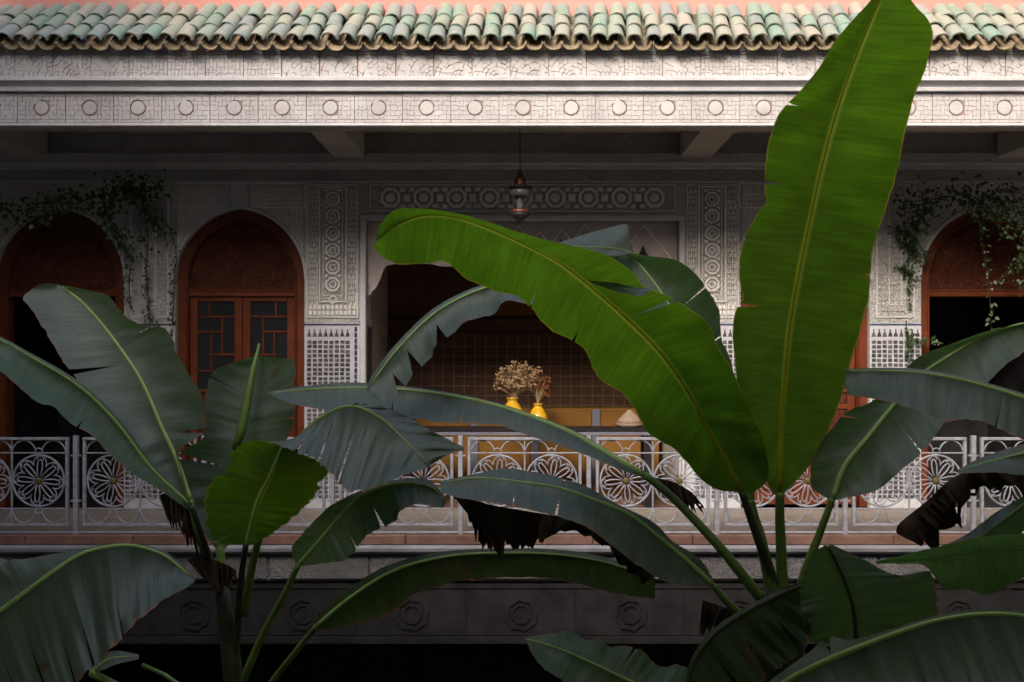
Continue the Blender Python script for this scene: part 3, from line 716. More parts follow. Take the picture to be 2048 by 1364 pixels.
# ---- arched cedar doors
def door(c, leaves):
    d = empty('door', (c, YW + 0.08, 0)); COL.objects.unlink(d); WM.pop(d.name, None)
    link(d, bld, Matrix.Translation(Vector((c, YW + 0.08, 0))))
    y0, y1 = YW + 0.06, YW + 0.16
    fr = MB()
    ao = arch(AW - 0.003, SPR, APX-SPR-0.003); ai = arch(AW - 0.115, SPR, APX-SPR-0.115)
    n = len(ao)
    for k in range(n-1):
        fr.prism([(c+ao[k][0],ao[k][1]),(c+ao[k+1][0],ao[k+1][1]),(c+ai[k+1][0],ai[k+1][1]),(c+ai[k][0],ai[k][1])], y0, y1)
    fr.box(c-AW+0.003, c-AW+0.115, y0, y1, 0.0, SPR); fr.box(c+AW-0.115, c+AW-0.003, y0, y1, 0.0, SPR)
    fr.build('door_frame', M['wood'], d)
    # inner bead of the arch
    bd = MB(); pts = [(c+x, y0-0.006, z) for x, z in arch(AW-0.10, SPR, APX-SPR-0.10)]
    bd.tube([(c+AW-0.10, y0-0.006, 0.0)] + pts + [(c-AW+0.10, y0-0.006, 0.0)], 0.011, 6); bd.build('frame_bead', M['wood'], d, True)
    TB = 2.27
    tm = MB().bev(c-AW+0.118, c+AW-0.118, y0+0.005, y1-0.01, TB-0.055, TB, 0.008); tm.bev(c-AW+0.118, c+AW-0.118, y0+0.002, y0+0.02, TB+0.004, TB+0.022, 0.004)
    tm.build('transom', M['wood'], d)
    # tympanum: board with carved scrolls
    ty = MB(); ai2 = arch(AW-0.117, SPR, APX-SPR-0.117)
    ty.prism([(c+AW-0.117, TB+0.001)] + [(c+x, z) for x, z in ai2] + [(c-AW+0.117, TB+0.001)], y0+0.055, y1-0.005)
    tyo = ty.build('tympanum', M['wood_carved'], d)
    rg = random.Random(int(c*10)); cv = MB()
    for k in range(190):
        x = rg.uniform(-AW+0.16, AW-0.16); z = rg.uniform(TB+0.04, APX-0.16)
        lim = 0.0
        if z > SPR:
            t = (z - SPR) / (APX - SPR - 0.15); lim = (AW-0.15) * math.sqrt(max(1 - t*t, 0))
        else: lim = AW - 0.15
        if abs(x) > lim: continue
        an = rg.uniform(0, math.pi); L_ = rg.uniform(0.03, 0.065); cu = rg.uniform(-2.6, 2.6)
        pts = []
        for q_ in range(5):
            tt = (q_/4 - 0.5)
            pts.append((c + x + L_*tt*2*math.cos(an + cu*tt), y0+0.052, z + L_*tt*2*math.sin(an + cu*tt)))
        cv.tube(pts, [0.003, 0.010, 0.012, 0.009, 0.003], 5)
    cv.build('scroll_carving', M['wood'], d, True)
    if not leaves: return
    yl0, yl1 = y0+0.03, y0+0.075
    for s in (-1, 1):
        def X(u): return c + s*u       # u from the meeting stile outwards
        lf = MB()
        def bar(u0, u1, z0, z1, yy0=yl0, yy1=yl1):
            a_, b_ = sorted((X(u0), X(u1))); lf.bev(a_, b_, yy0, yy1, z0, z1, 0.004)
        U0, U1 = 0.003, 0.552
        bar(U0, 0.085, 0.02, TB-0.06); bar(0.472, U1, 0.02, TB-0.06)
        bar(0.086, 0.471, 2.165, TB-0.06); bar(0.086, 0.471, 1.205, 1.235); bar(0.086, 0.471, 1.03, 1.085); bar(0.086, 0.471, 0.02, 0.16); bar(0.086, 0.471, 0.56, 0.62)
        t = 0.011
        hz = [(0.086,0.471,2.005),(0.30-0.09,0.471,1.845),(0.086,0.36,1.605),(0.086,0.471,1.43)]
        for u0,u1,z in hz: bar(u0,u1,z-t,z+t, yl0+0.006, yl1-0.004)
        vt = [(0.352,2.017,2.164),(0.215,1.617,1.993),(0.335,1.442,1.833),(0.205,1.236,1.418)]
        for u,z0,z1 in vt: bar(u-t,u+t,z0,z1, yl0+0.007, yl1-0.005)
        lf.build('door_leaf', M['wood'], d)
        panes = [(0.087,0.340,2.017,2.164),(0.364,0.470,2.017,2.164),(0.087,0.203,1.617,1.993),(0.227,0.470,1.857,1.993),(0.227,0.323,1.617,1.833),(0.347,0.470,1.442,1.833),(0.087,0.323,1.442,1.593),(0.087,0.193,1.236,1.418),(0.217,0.470,1.236,1.418)]
        for u0,u1,z0,z1 in panes:
            a_, b_ = sorted((X(u0), X(u1)))
            MB().box(a_, b_, yl0+0.022, yl0+0.028, z0, z1).build('pane', M['glass'], d)
        for z0, z1 in ((1.086,1.204),(0.621,1.029),(0.161,0.559)):
            a_, b_ = sorted((X(0.087), X(0.470)))
            MB().bev(a_, b_, yl0+0.015, yl0+0.035, z0, z1, 0.008).build('door_panel', M['wood_carved'], d)
for c, lv in zip(DOORS, (False, True, True, False)): door(c, lv)

# ---- rooms behind
def room(x0, x1, y1, z1, m, dd=0.1, side='plaster'):
    mb = MB(); y0 = YW + 0.351
    part('room_side_wall', MB().box(x0-dd, x0, y0, y1, -0.1, z1), side); part('room_side_wall', MB().box(x1, x1+dd, y0, y1, -0.1, z1), side)
    mb.box(x0-dd, x1+dd, y1, y1+dd, -0.1, z1)
    mb.box(x0-dd, x1+dd, y0, y1+dd, z1+0.001, z1+dd); mb.box(x0-dd, x1+dd, y0, y1+dd, -0.2, -0.101)
    part('room', mb, m)
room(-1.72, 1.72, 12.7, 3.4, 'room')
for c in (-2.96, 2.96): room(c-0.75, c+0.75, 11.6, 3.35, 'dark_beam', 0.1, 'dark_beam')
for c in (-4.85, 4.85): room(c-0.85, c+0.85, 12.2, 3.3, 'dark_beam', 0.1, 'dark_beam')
part('room_moulding', MB().bev(-1.71, 1.71, 12.62, 12.699, 2.02, 2.06, 0.01).bev(-1.71, 1.71, 12.65, 12.699, 1.86, 1.885, 0.008), 'room')
# invented arched ochre panel: paints a warm lit patch on the room's far wall
nc = MB(); nc.prism([(0.48,2.10)] + arch(0.48, 2.2, 0.42, 8) + [(-0.48,2.10)], 12.66, 12.699); part('ochre_lit_patch', nc, 'ochre')
M['lattice'] = mat('dull_lattice', (0.26,0.20,0.155), 0.8, 0.2, var=0.3)
gr = MB()
for k in range(26): gr.box(-1.70+k*0.136, -1.70+k*0.136+0.012, 12.685, 12.699, 0.4, 1.84)
for k in range(11): gr.box(-1.70, 1.70, 12.682, 12.699, 0.45+k*0.125, 0.462+k*0.125)
part('wall_lattice', gr, 'lattice')
# tiled reveal seen on the left of the wide opening
rv = MB(); rv.box(OPN[0]+0.001, OPN[0]+0.012, YW+0.02, YW+0.34, 0, 1.90); part('reveal_dado', rv, 'tile_dark')

# ================================================================ balustrade along the gallery
bal = empty('iron_balustrade', (0, YF + 0.02, 0), 'white painted wrought iron balustrade with flower rosettes along the upper gallery', 'railing')
YB = YF + 0.03
PW, PP, PX0 = 1.01, 1.137, (935 - CX) / 226.25
frm = MB(); ros = MB()
def bar(mb, x0, x1, z0, z1, d=0.014): mb.bev(x0, x1, -d, d, z0, z1, 0.003)
bar(frm, 0, PW, 0.845, 0.870, 0.018); bar(frm, 0, PW, 0.085, 0.107, 0.016); bar(frm, 0, 0.026, 0.108, 0.844, 0.015); bar(frm, PW-0.026, PW, 0.108, 0.844, 0.015)
bar(frm, 0.0262, PW-0.0262, 0.725, 0.737, 0.008); bar(frm, 0.0262, PW-0.0262, 0.232, 0.244, 0.008); bar(frm, PW/2-0.007, PW/2+0.007, 0.245, 0.724, 0.008)
bar(frm, PW/2-0.005, PW/2+0.005, 0.738, 0.844, 0.007); bar(frm, PW/2-0.005, PW/2+0.005, 0.108, 0.231, 0.007)
r_ = 0.104; ARC = []
up = MB().tube([(r_*math.cos(a), 0, r_*math.sin(a)) for a in [math.pi*q/12 for q in range(13)]], 0.0068, 6).mesh('scroll_arch', M['iron'], True)
dn = MB().tube([(r_*math.cos(a), 0, -1.15*r_*math.sin(a)) for a in [math.pi*q/12 for q in range(13)]], 0.0068, 6).mesh('scroll_arch', M['iron'], True)
su = MB().tube([(0.034*math.cos(a), 0, 0.034*math.sin(a)) for a in [math.pi*q/8 for q in range(9)]], 0.006, 6).mesh('small_arch', M['iron'], True)
sdn = MB().tube([(0.034*math.cos(a), 0, -0.034*math.sin(a)) for a in [math.pi*q/8 for q in range(9)]], 0.006, 6).mesh('small_arch', M['iron'], True)
for h in range(2):
    x0 = 0.026 + h*(PW-0.052)/2; wd = (PW-0.052)/2
    for k in range(2):
        cx = x0 + wd*(0.25 + 0.5*k) - (0.012 if k == 0 else -0.012)
        ARC += [('scroll_arch', up, cx, 0.737), ('scroll_arch', dn, cx, 0.232)]
    ARC += [('small_arch', su, x0 + wd/2, 0.740), ('small_arch', sdn, x0 + wd/2, 0.229)]
RR = 0.228
ros.tube([(RR*math.cos(a), 0, RR*math.sin(a)) for a in [2*math.pi*q/40 for q in range(40)]], 0.0098, 6, True)
for k in range(8):
    a = 2*math.pi*k/8 + R(8)
    pts = []
    for q in range(17):
        t = q/16; rr_ = 0.035 + 0.155*math.sin(math.pi*t)**0.8; wv = 0.30*math.cos(math.pi*t)*math.sin(math.pi*t)**0.5
        wv = (0.5 - t) * 0.95 * (1 - 0.25*abs(0.5-t))
        wv = 0.34*math.sin(2*math.pi*t)/1.0 if False else wv*0.62
        pts.append((rr_*math.cos(a+wv), 0.003*(k%2), rr_*math.sin(a+wv)))
    ros.tube(pts, 0.0066, 5)
    b_ = a + math.pi/8
    for s in (-1, 1):
        ros.tube([((0.135+0.085*t)*math.cos(b_ + s*0.24*t*t*1.2), 0, (0.135+0.085*t)*math.sin(b_ + s*0.24*t*t*1.2)) for t in [q/6 for q in range(7)]], 0.0058, 5)
    ros.tube([((RR-0.04)*math.cos(a)+0.03*math.cos(a+q), 0, (RR-0.04)*math.sin(a)+0.03*math.sin(a+q)) for q in [-1.9,-1.2,-0.6,0,0.6,1.2,1.9]], 0.005, 5)
boss = MB().lathe([(0.030,-0.008),(0.030,0.010),(0.022,0.018),(0.0,0.022)], (0,0,0), 14, 'y')
frm_me, ros_me, boss_me = frm.mesh('railing_panel', M['iron']), ros.mesh('rosette', M['iron'], True), boss.mesh('rosette_boss', M['brass'])
post = MB(); post.bev(-0.02, 0.02, -0.02, 0.02, -0.070, 0.885, 0.004); post.bev(-0.045, 0.045, -0.012, 0.012, 0.70, 0.715, 0.002); post.bev(-0.045, 0.045, -0.012, 0.012, 0.30, 0.315, 0.002)
post_me = post.mesh('post', M['iron'])
for i in range(-4, 5):
    x = PX0 + i*PP
    if x + PW > 5.3 or x < -5.2: continue
    p = put('railing_panel', frm_me, bal, (x, YB, 0))
    for nm, me, ax, az in ARC: put(nm, me, p, (x + ax, YB, az))
    for u in (0.25, 0.75):
        xx = x + 0.026 + (PW-0.052)*u + (0.002 if u < .5 else -0.002)
        rt = Matrix.Rotation(random.uniform(0, 0.4), 4, 'Y')
        put('rosette', ros_me, p, (xx, YB, 0.4845), rt); put('rosette_boss', boss_me, p, (xx, YB - 0.002, 0.4845))
    put('post', post_me, bal, (x - (PP-PW)/2, YB, 0))
MB().bev(-5.15, 5.15, YB-0.012, YB+0.012, 0.018, 0.036, 0.003).build('bottom_bar', M['iron'], bal)

# ================================================================ furniture of the open room
tb = empty('console_table', (0.1, 11.15, 0), 'long dark table with grey front edge inside the wide opening', 'table')
MB().bev(-1.15, 1.45, 10.93, 11.38, 0.755, 0.79, 0.006).build('table_top', M['dark_wood'], tb)
MB().bev(-1.14, 1.44, 10.935, 11.37, 0.715, 0.754, 0.005).build('apron', M['edge_paint'], tb)
lg = MB().box(-0.035, 0.035, -0.035, 0.035, -0.1, 0.714).mesh('leg', M['dark_wood'])
for x, y in ((-1.08,10.98),(1.38,10.98),(-1.08,11.32),(1.38,11.32)): put('leg', lg, tb, (x, y, 0))
sbd = empty('ochre_sideboard', (0.2, 12.2, 0), 'ochre yellow sideboard against the far wall behind the vases', 'sideboard')
MB().bev(-1.3, 1.65, 12.02, 12.45, -0.1, 0.955, 0.008).build('carcass', M['ochre'], sbd)
for k in range(4):
    x0 = -1.26 + k*0.735
    MB().bev(x0, x0+0.62, 12.0, 12.019, 0.05, 0.92, 0.006).build('door_panel', M['ochre'], sbd)
    if k < 3: MB().bev(x0+0.63, x0+0.725, 11.995, 12.019, 0.02, 0.945, 0.004).build('grey_divider', M['edge_paint'], sbd)
def vase(loc, h, r, label):
    v = empty('vase', loc, label, 'vase', 'yellow vases on the dark table')
    pr = [(0.55*r,0),(0.85*r,h*0.12),(r,h*0.36),(0.95*r,h*0.52),(0.62*r,h*0.78),(0.40*r,h*0.90),(0.40*r,h*0.96),(0.47*r,h)]
    pr2 = []
    for i in range(len(pr)-1):
        for q in range(3): t = q/3; pr2.append((pr[i][0]*(1-t)+pr[i+1][0]*t, pr[i][1]*(1-t)+pr[i+1][1]*t))
    pr2.append(pr[-1])
    MB().lathe(pr2, loc, 24).build('body', M['yellow'], v, True)
    MB().lathe([(0.46*r,h),(0.50*r,h+0.006),(0.50*r,h+0.014),(0.40*r,h+0.016),(0.36*r,h-0.02)], loc, 24).build('rim', M['yellow'], v, True)
V1 = at(1025, 710, 11.15); V2 = at(1076, 710, 11.12)
vase((V1.x, 11.15, 0.79), 0.32, 0.135, 'taller yellow vase holding the big dried bouquet')
vase((V2.x, 11.12, 0.79), 0.255, 0.112, 'smaller round yellow vase to the right of the taller one')
def bouquet(name, base, n, spread, h, m, label, lean=0.0):
    o = empty(name, base, label, 'dried flowers'); rg = random.Random(int(h*1000)); st = MB(); hd = MB()
    for k in range(n):
        a = rg.uniform(0, 2*math.pi); rr_ = spread*math.sqrt(rg.random()); hh = h*rg.uniform(0.45, 1.0)*(1 - 0.25*(rr_/spread)**2)
        tip = Vector(base) + Vector((rr_*math.cos(a) + lean*hh, 0.6*rr_*math.sin(a), hh))
        mid = Vector(base) + Vector((0.25*rr_*math.cos(a), 0.2*rr_*math.sin(a), hh*0.5))
        st.tube([base, mid, tip], 0.0022, 3)
        for q in range(5):
            c = tip + Vector((rg.gauss(0,0.016), rg.gauss(0,0.014), rg.gauss(0,0.022))); s = rg.uniform(0.014, 0.030)
            d1 = Vector((rg.uniform(-1,1), rg.uniform(-1,1), rg.uniform(-1,1))).normalized()*s; d2 = d1.orthogonal().normalized()*s*0.6
            hd.add([c+d1, c+d2, c-d1, c-d2, c+d1.cross(d2).normalized()*s*0.4], [(0,1,4),(1,2,4),(2,3,4),(3,0,4)])
    st.build('stalks', M['straw'], o); f = hd.build('flower_heads', M[m], o); f['kind'] = 'stuff'
bouquet('dried_bouquet', (V1.x+0.03, 11.15, 1.08), 190, 0.25, 0.44, 'straw', 'big straw coloured dried bouquet standing in the taller yellow vase', 0.10)
bouquet('dried_sprig', (V2.x, 11.12, 1.02), 26, 0.09, 0.42, 'rust_flower', 'thin rusty dried sprig standing in the smaller round vase', 0.18)
pt = empty('conical_pot', (1.20, 11.15, 0.79), 'cream pot with pointed lid at the right end of the dark table', 'pot')
MB().lathe([(0.13,0),(0.155,0.03),(0.16,0.05)], (1.20,11.15,0.79), 20).build('dish', M['cushion'], pt, True)
MB().lathe([(0.150,0.05),(0.13,0.09),(0.075,0.14),(0.035,0.175),(0.03,0.19),(0.0,0.20)], (1.20,11.15,0.79), 20).build('lid', M['cushion'], pt, True)

# cloth valance in the head of the opening
va = empty('cloth_valance', (0, YW+0.10, 3.0), 'grey beige cloth valance hung in the head of the wide opening', 'valance')
mb = MB(); nx = 120
for i in range(nx+1):
    u = i/nx; x = -1.63 + 3.26*u
    zb = 2.56 + 0.03*n1(u*16, 3)
    if u < 0.06: zb = 2.22 + (u/0.06)**1.4*0.34 + 0.02*n1(u*160, 5)
    if u > 0.985: zb = 2.50
    for j in range(7):
        v = j/6; yy = YW + 0.06 + 0.012*math.sin(u*46 + 2*n1(u*9))*v
        mb.v.append((x, yy, 3.0 - (3.0 - zb)*v))
for i in range(nx):
    for j in range(6): a = i*7 + j; mb.f.append((a, a+1, a+8, a+7))
mb.build('cloth', M['fabric'], va, True)
bell = MB().lathe([(0.066,-0.06),(0.060,-0.045),(0.034,-0.015),(0.022,0.015),(0.020,0.035),(0.0,0.055)], (0,0,0), 14).mesh('bell_tassel', M['dark_wood'], True)
for px, top, wl, wr in ((1288,450,34,60),(1170,450,24,26),(1124,459,18,18),(1079,463,12,14),(1038,452,20,18),(900,452,40,40)):
    Y = YW + 0.035
    a = at(px, top, Y); l_ = at(px-wl, top + wl*1.35, Y); r_ = at(px+wr, top + wr*1.25, Y)
    MB().tube([l_, a, r_], 0.0085, 5).build('cord', M['cord'], va)
    put('bell_tassel', bell, va, at(px-2, top + 52 if wl > 25 else top + 24, Y - 0.01), Matrix.Scale(1.0 if wl > 25 else 0.5, 4))

# ================================================================ hanging lantern
LY = 9.55; lc = at(1040, 710, LY)
def zz(py, Y=LY): return EYE - (py-CY)/F*Y
lan = empty('hanging_lantern', (lc.x, LY, zz(445)), 'copper and glass lantern hanging on a thin rod before the wide opening', 'lantern')
def lth(name, prof, m, n=16, sm=True): return MB().lathe([(r, zz(p)) for r, p in prof], (lc.x, LY, 0), n).build(name, M[m], lan, sm)
MB().tube([(lc.x, LY, zz(345)), (lc.x, LY, TOPZ-0.001)], 0.006, 6).build('rod', M['black_iron'], lan)
lth('crown', [(0.055,376),(0.058,368),(0.050,358),(0.036,352),(0.022,346),(0.008,338)], 'copper')
lth('brim', [(0.09,379),(0.125,376),(0.12,373),(0.06,371)], 'black_iron')
lth('glass_collar', [(0.075,394),(0.100,391),(0.105,381),(0.09,379.5)], 'lamp_glass')
lth('chimney', [(0.030,422),(0.036,412),(0.034,400),(0.045,394.5)], 'lamp_glass')
lth('bowl', [(0.006,449),(0.012,444),(0.055,438),(0.088,431),(0.094,427)], 'black_iron')
lth('bowl_rim', [(0.096,426.5),(0.100,424),(0.094,420),(0.05,419)], 'copper')
for k in range(4):
    a = math.pi/4 + k*math.pi/2
    MB().tube([(lc.x+0.085*math.cos(a), LY+0.085*math.sin(a), zz(420)), (lc.x+0.09*math.cos(a), LY+0.09*math.sin(a), zz(379))], 0.0035, 5).build('stay', M['black_iron'], lan)

# ================================================================ banana plants
def cr_sample(pts, n=240):
    P = [tuple(map(float, p)) for p in pts]
    P = [tuple(2*a-b for a, b in zip(P[0], P[1]))] + P + [tuple(2*a-b for a, b in zip(P[-1], P[-2]))]
    out = []
    for i in range(1, len(P)-2):
        p0, p1, p2, p3 = P[i-1], P[i], P[i+1], P[i+2]
        for k in range(12):
            t = k/12
            out.append(tuple(0.5*((2*b) + (-a+c)*t + (2*a-5*b+4*c-d)*t*t + (-a+3*b-3*c+d)*t**3) for a, b, c, d in zip(p0, p1, p2, p3)))
    out.append(P[-2])
    L = [0.0]
    for i in range(1, len(out)): L.append(L[-1] + math.hypot(out[i][0]-out[i-1][0], out[i][1]-out[i-1][1]))
    res = []; j = 0
    for k in range(n+1):
        s = L[-1]*k/n
        while j < len(L)-2 and L[j+1] < s: j += 1
        d = L[j+1]-L[j]; t = 0 if d < 1e-9 else (s-L[j])/d
        res.append(tuple(a*(1-t)+b*t for a, b in zip(out[j], out[j+1])))
    return res
def look(tab, t):
    n = len(tab)-1; x = min(max(t, 0), 1)*n; i = min(int(x), n-1); f = x-i
    return tuple(a*(1-f)+b*f for a, b in zip(tab[i], tab[i+1]))
def quadr(d, t):
    if not hasattr(d, '__len__'): return d*min(1, 4*t)*(1 if t < 0.8 else 0.4+0.6*(1-t)/0.2)
    return d[0]*(1-t)*(1-2*t) + d[1]*4*t*(1-t) + d[2]*t*(2*t-1)
LEAFN = [0]
def leaf(plant, rib, e1, e2, d1, d2, m='leaf', tears=(), pet=None, pr=(0.017, 0.024), ribr=(0.013, 0.003), jag=0.02, pleat=0.006, curl=0.02, petm='petiole', label=None, N=90, Mc=9, ripm='midrib', name='leaf'):
    """rib: midrib as (x, y, depth) sight lines, base to tip; e1, e2: the two margins; d1, d2: how far the margins stand behind (+) or before (-) the rib"""
    LEAFN[0] += 1; sd_ = LEAFN[0]
    rt = cr_sample(rib); mb = MB(); uv = []
    ribY = lambda t: look(rt, t)
    for side, (e, d) in enumerate(((e1, d1), (e2, d2))):
        et = cr_sample([(p[0], p[1]) for p in e])
        tl_ = sorted([x for x in tears if x[0] == side], key=lambda x: x[1])
        cuts = [0.0] + [x[1] for x in tl_] + [1.0]
        for sgi in range(len(cuts)-1):
            t0, t1 = cuts[sgi], cuts[sgi+1]
            lowt = tl_[sgi-1] if sgi > 0 else None; hit = tl_[sgi] if sgi < len(tl_) else None
            rows = max(2, int(N*(t1-t0)))
            base = len(mb.v)
            for i in range(rows+1):
                f = i/rows
                for c in range(Mc+1):
                    u = c/Mc
                    t = t0 + (t1-t0)*f; lift = 0.0
                    if lowt:
                        k_ = max(0, (u - lowt[2])/(1 - lowt[2])); t += lowt[3]*k_*(1-f); lift += 0.6*lowt[3]*k_*(1-f)
                    if hit:
                        k_ = max(0, (u - hit[2])/(1 - hit[2])); t -= hit[3]*k_*f; lift -= 0.4*hit[3]*k_*f
                    rp_ = ribY(t); ep = look(et, t)
                    jg = jag*(n1(t*46, sd_*3+side) + 0.7*n1(t*120, sd_*5+side) + 0.8*max(0, n1(t*23, sd_*7+side)-0.45)*-2.2)*max(0, (u-0.55)/0.45)
                    uu = u*(1+jg)
                    px = rp_[0] + (ep[0]-rp_[0])*uu; py = rp_[1] + (ep[1]-rp_[1])*uu
                    wpx = math.hypot(ep[0]-rp_[0], ep[1]-rp_[1]) / F * rp_[2]
                    Y = rp_[2] + quadr(d, t)*(u**1.25) + curl*math.sin(math.pi*u*0.9)*min(1, wpx*6) + lift*0.8
                    Y += pleat*min(1, u*2.2)*(0.35*math.sin(t*70 + 9*n1(t*9, sd_) + u*2.5) + 1.1*n1(t*17 + u*1.3, sd_+side*9) + 0.45*n1(t*48 + u, sd_*2+side)) * min(1, wpx*8)
                    Y += 0.010*u*n1(t*9, sd_*2+side)
                    mb.v.append(tuple(at(px, py, Y))); uv.append((u, t))
            for i in range(rows):
                for c in range(Mc):
                    a = base + i*(Mc+1) + c
                    fc = (a, a+1, a+Mc+2, a+Mc+1)
                    mb.f.append(fc if side == 0 else fc[::-1])
    mb.uv = uv
    o = mb.build(name, M[m], plant, True)
    if label: o['label'] = label
    # midrib
    n = 40; pts = []; rad = []
    for i in range(n+1):
        t = i/n*0.985; p = look(rt, t); pts.append(at(*p)); rad.append(0.84*(1 + 0.08*n1(i*0.7, sd_))*(ribr[1] + (ribr[0]-ribr[1])*(1-t)**(4 if ripm == 'rib_under' else 1)))
    MB().tube(pts, rad, 7, flat=0.4).build('midrib', M[ripm], o, True)
    if pet:
        tab = cr_sample([rib[0]] + list(pet), 30); pp = [at(*p) for p in tab]
        MB().tube(pp, [pr[0] + (pr[1]-pr[0])*(i/30)**1.2 for i in range(31)], 9).build('petiole', M[petm], o, True)
    return o

def plant(px, Y, label, stempts, stemr):
    b = at(px, CY, Y); base = (b.x, Y, GZ)
    p = empty('banana_plant', base, label, 'banana plant', 'banana plants in the courtyard')
    if stempts:
        pts = [at(*q) for q in stempts]; z0 = pts[-1]
        pts += [Vector((z0.x*0.6 + b.x*0.4, (z0.y+Y)/2, (z0.z*0.5 + GZ*0.5))), Vector(base)]
        MB().tube(pts, stemr, 14).build('pseudostem', M['stem'], p, True)
    return p

# ---- plant at the right (crown near the middle right of the picture)
PB = plant(1545, 3.55, 'tall banana plant at right with the huge upright translucent leaf', [(1568,1175,3.56),(1562,1260,3.55),(1550,1364,3.55)], [0.050,0.085,0.10,0.12,0.15])
leaf(PB, [(1560,985,3.50),(1563,850,3.48),(1580,650,3.44),(1622,430,3.34),(1660,270,3.20),(1705,130,3.02),(1762,-5,2.80),(1795,-75,2.68)],
     [(1548,990),(1515,930),(1490,870),(1476,790),(1468,700),(1466,640),(1480,604),(1487,597),(1479,560),(1482,505),(1500,455),(1526,412),(1534,404),(1530,380),(1531,330),(1538,280),(1560,225),(1600,182),(1638,135),(1668,85),(1705,40),(1740,2),(1770,-45),(1790,-75)],
     [(1570,985),(1620,930),(1662,850),(1690,770),(1703,720),(1722,655),(1738,590),(1746,500),(1770,425),(1795,340),(1812,255),(1830,190),(1853,130),(1866,70),(1855,38),(1828,8),(1812,-20),(1800,-70)],
     0.05, 0.09, 'leaf_yel', pet=[(1560,1040,3.53),(1563,1110,3.56),(1566,1190,3.57)], pr=(0.016,0.022), ribr=(0.014,0.0035), jag=0.006, pleat=0.008, curl=0.03,
     tears=[(1,0.42,0.8,0.002),(0,0.7,0.85,0.003),(0,0.335,0.55,0.004),(0,0.56,0.65,0.004)], ripm='rib_under', label='huge upright leaf lit through from behind')
leaf(PB, [(1484,985,3.48),(1447,912,3.46),(1415,857,3.43),(1365,766,3.38),(1306,689,3.30),(1220,607,3.16),(1129,532,3.00),(1065,496,2.89),(993,462,2.77),(920,436,2.66),(850,430,2.57),(795,450,2.52),(752,484,2.50)],
     [(1478,985),(1425,976),(1385,940),(1352,900),(1300,868),(1268,815),(1240,782),(1196,755),(1172,705),(1140,680),(1095,655),(1066,620),(1035,592),(1000,585),(962,570),(930,556),(890,524),(850,528),(800,530),(765,514),(746,492)],
     [(1500,990),(1535,960),(1534,905),(1505,825),(1482,782),(1466,742),(1436,695),(1420,652),(1372,612),(1312,582),(1285,570),(1262,540),(1218,512),(1170,497),(1100,482),(1030,462),(960,438),(900,424),(840,417),(790,420),(758,450)],
     0.20, -0.05, 'leaf_yel', tears=[(0,0.5,0.75,0.003),(0,0.62,0.7,0.003),(1,0.42,0.2,0.006)], pet=[(1510,1060,3.52),(1535,1130,3.55),(1555,1190,3.57)], pr=(0.013,0.020), ribr=(0.012,0.0035), jag=0.014, pleat=0.012, curl=0.03, petm='petiole_dark', ripm='rib_under', label='wide arching leaf with yellow margin reaching left')
# silvery flap where that leaf is split
leaf(PB, [(1180,563,3.06),(1230,572,3.05),(1270,582,3.04),(1304,578,3.03)], [(1180,561),(1232,566),(1268,574),(1304,576)], [(1182,565),(1230,582),(1282,592),(1304,579)], 0.01, -0.03, 'leaf', N=16, Mc=4, ribr=(0.001,0.001), jag=0.02, pleat=0.001, name='leaf_flap', curl=0.004)
leaf(PB, [(1500,1000,3.58),(1440,830,3.68),(1385,690,3.80),(1325,589,3.92),(1280,530,4.0),(1248,508,4.04)],
     [(1490,1000),(1400,870),(1320,740),(1260,620),(1228,560),(1212,520),(1236,506)],
     [(1510,1000),(1500,880),(1478,790),(1462,725),(1443,672),(1437,622),(1412,575),(1382,540),(1350,520),(1300,512),(1262,506)],
     -0.06, -0.10, 'leaf_green', pet=[(1515,1060,3.56),(1535,1130,3.56),(1550,1190,3.57)], tears=[(1,0.55,0.2,0.003),(1,0.72,0.3,0.003)], ribr=(0.013,0.006), jag=0.02, label='grey green leaf behind the arching one')
leaf(PB, [(1272,508,3.98),(1235,497,3.94),(1180,494,3.90),(1104,491,3.88)], [(1262,498),(1258,470),(1250,449),(1180,466),(1104,489)], [(1272,506),(1215,512),(1160,500),(1106,492)], (0.0,0.10,0.0), -0.03, 'leaf', N=24, ribr=(0.003,0.002), jag=0.02, name='leaf_tip', curl=0.01)
leaf(PB, [(1492,1000,3.60),(1400,870,3.70),(1290,720,3.85),(1180,620,3.98),(1080,580,4.05),(1005,572,4.08),(950,582,4.08),(870,625,4.04),(800,692,3.98),(755,750,3.93),(735,785,3.90)],
     [(1485,995),(1392,862),(1282,712),(1176,612),(1080,572),(1005,566),(946,576),(864,619),(794,686),(748,744),(733,778)],
     [(1496,1005),(1412,890),(1304,745),(1200,655),(1100,622),(1015,602),(985,632),(930,642),(905,668),(872,690),(862,722),(830,742),(812,770),(770,802),(742,790)],
     0.03, -0.13, 'leaf', tears=[(1,0.93,0.4,0.010),(1,0.80,0.4,0.012),(1,0.88,0.3,0.012)], pet=[(1520,1070,3.57),(1545,1190,3.57)], jag=0.05, pleat=0.010, ribr=(0.012,0.004), label='narrow drooping leaf hanging towards the tiled pier')
leaf(PB, [(1290,950,3.62),(1200,898,3.72),(1130,860,3.82),(1000,813,3.98),(880,788,4.10),(760,776,4.20),(640,777,4.26),(536,786,4.30)],
     [(1288,944),(1200,890),(1130,853),(1000,807),(880,782),(760,768),(690,765),(610,772),(536,784)],
     [(1290,956),(1236,938),(1150,902),(1095,884),(1000,852),(950,848),(880,845),(830,838),(740,828),(640,818),(585,808),(540,790)],
     0.03, -0.16, 'leaf_brown', pet=[(1350,1000,3.57),(1440,1095,3.52),(1520,1195,3.55)], pr=(0.014,0.020), tears=[(1,0.5,0.5,0.003),(1,0.68,0.4,0.004)], ribr=(0.013,0.003), jag=0.025, label='long low leaf pointing left across the railing')
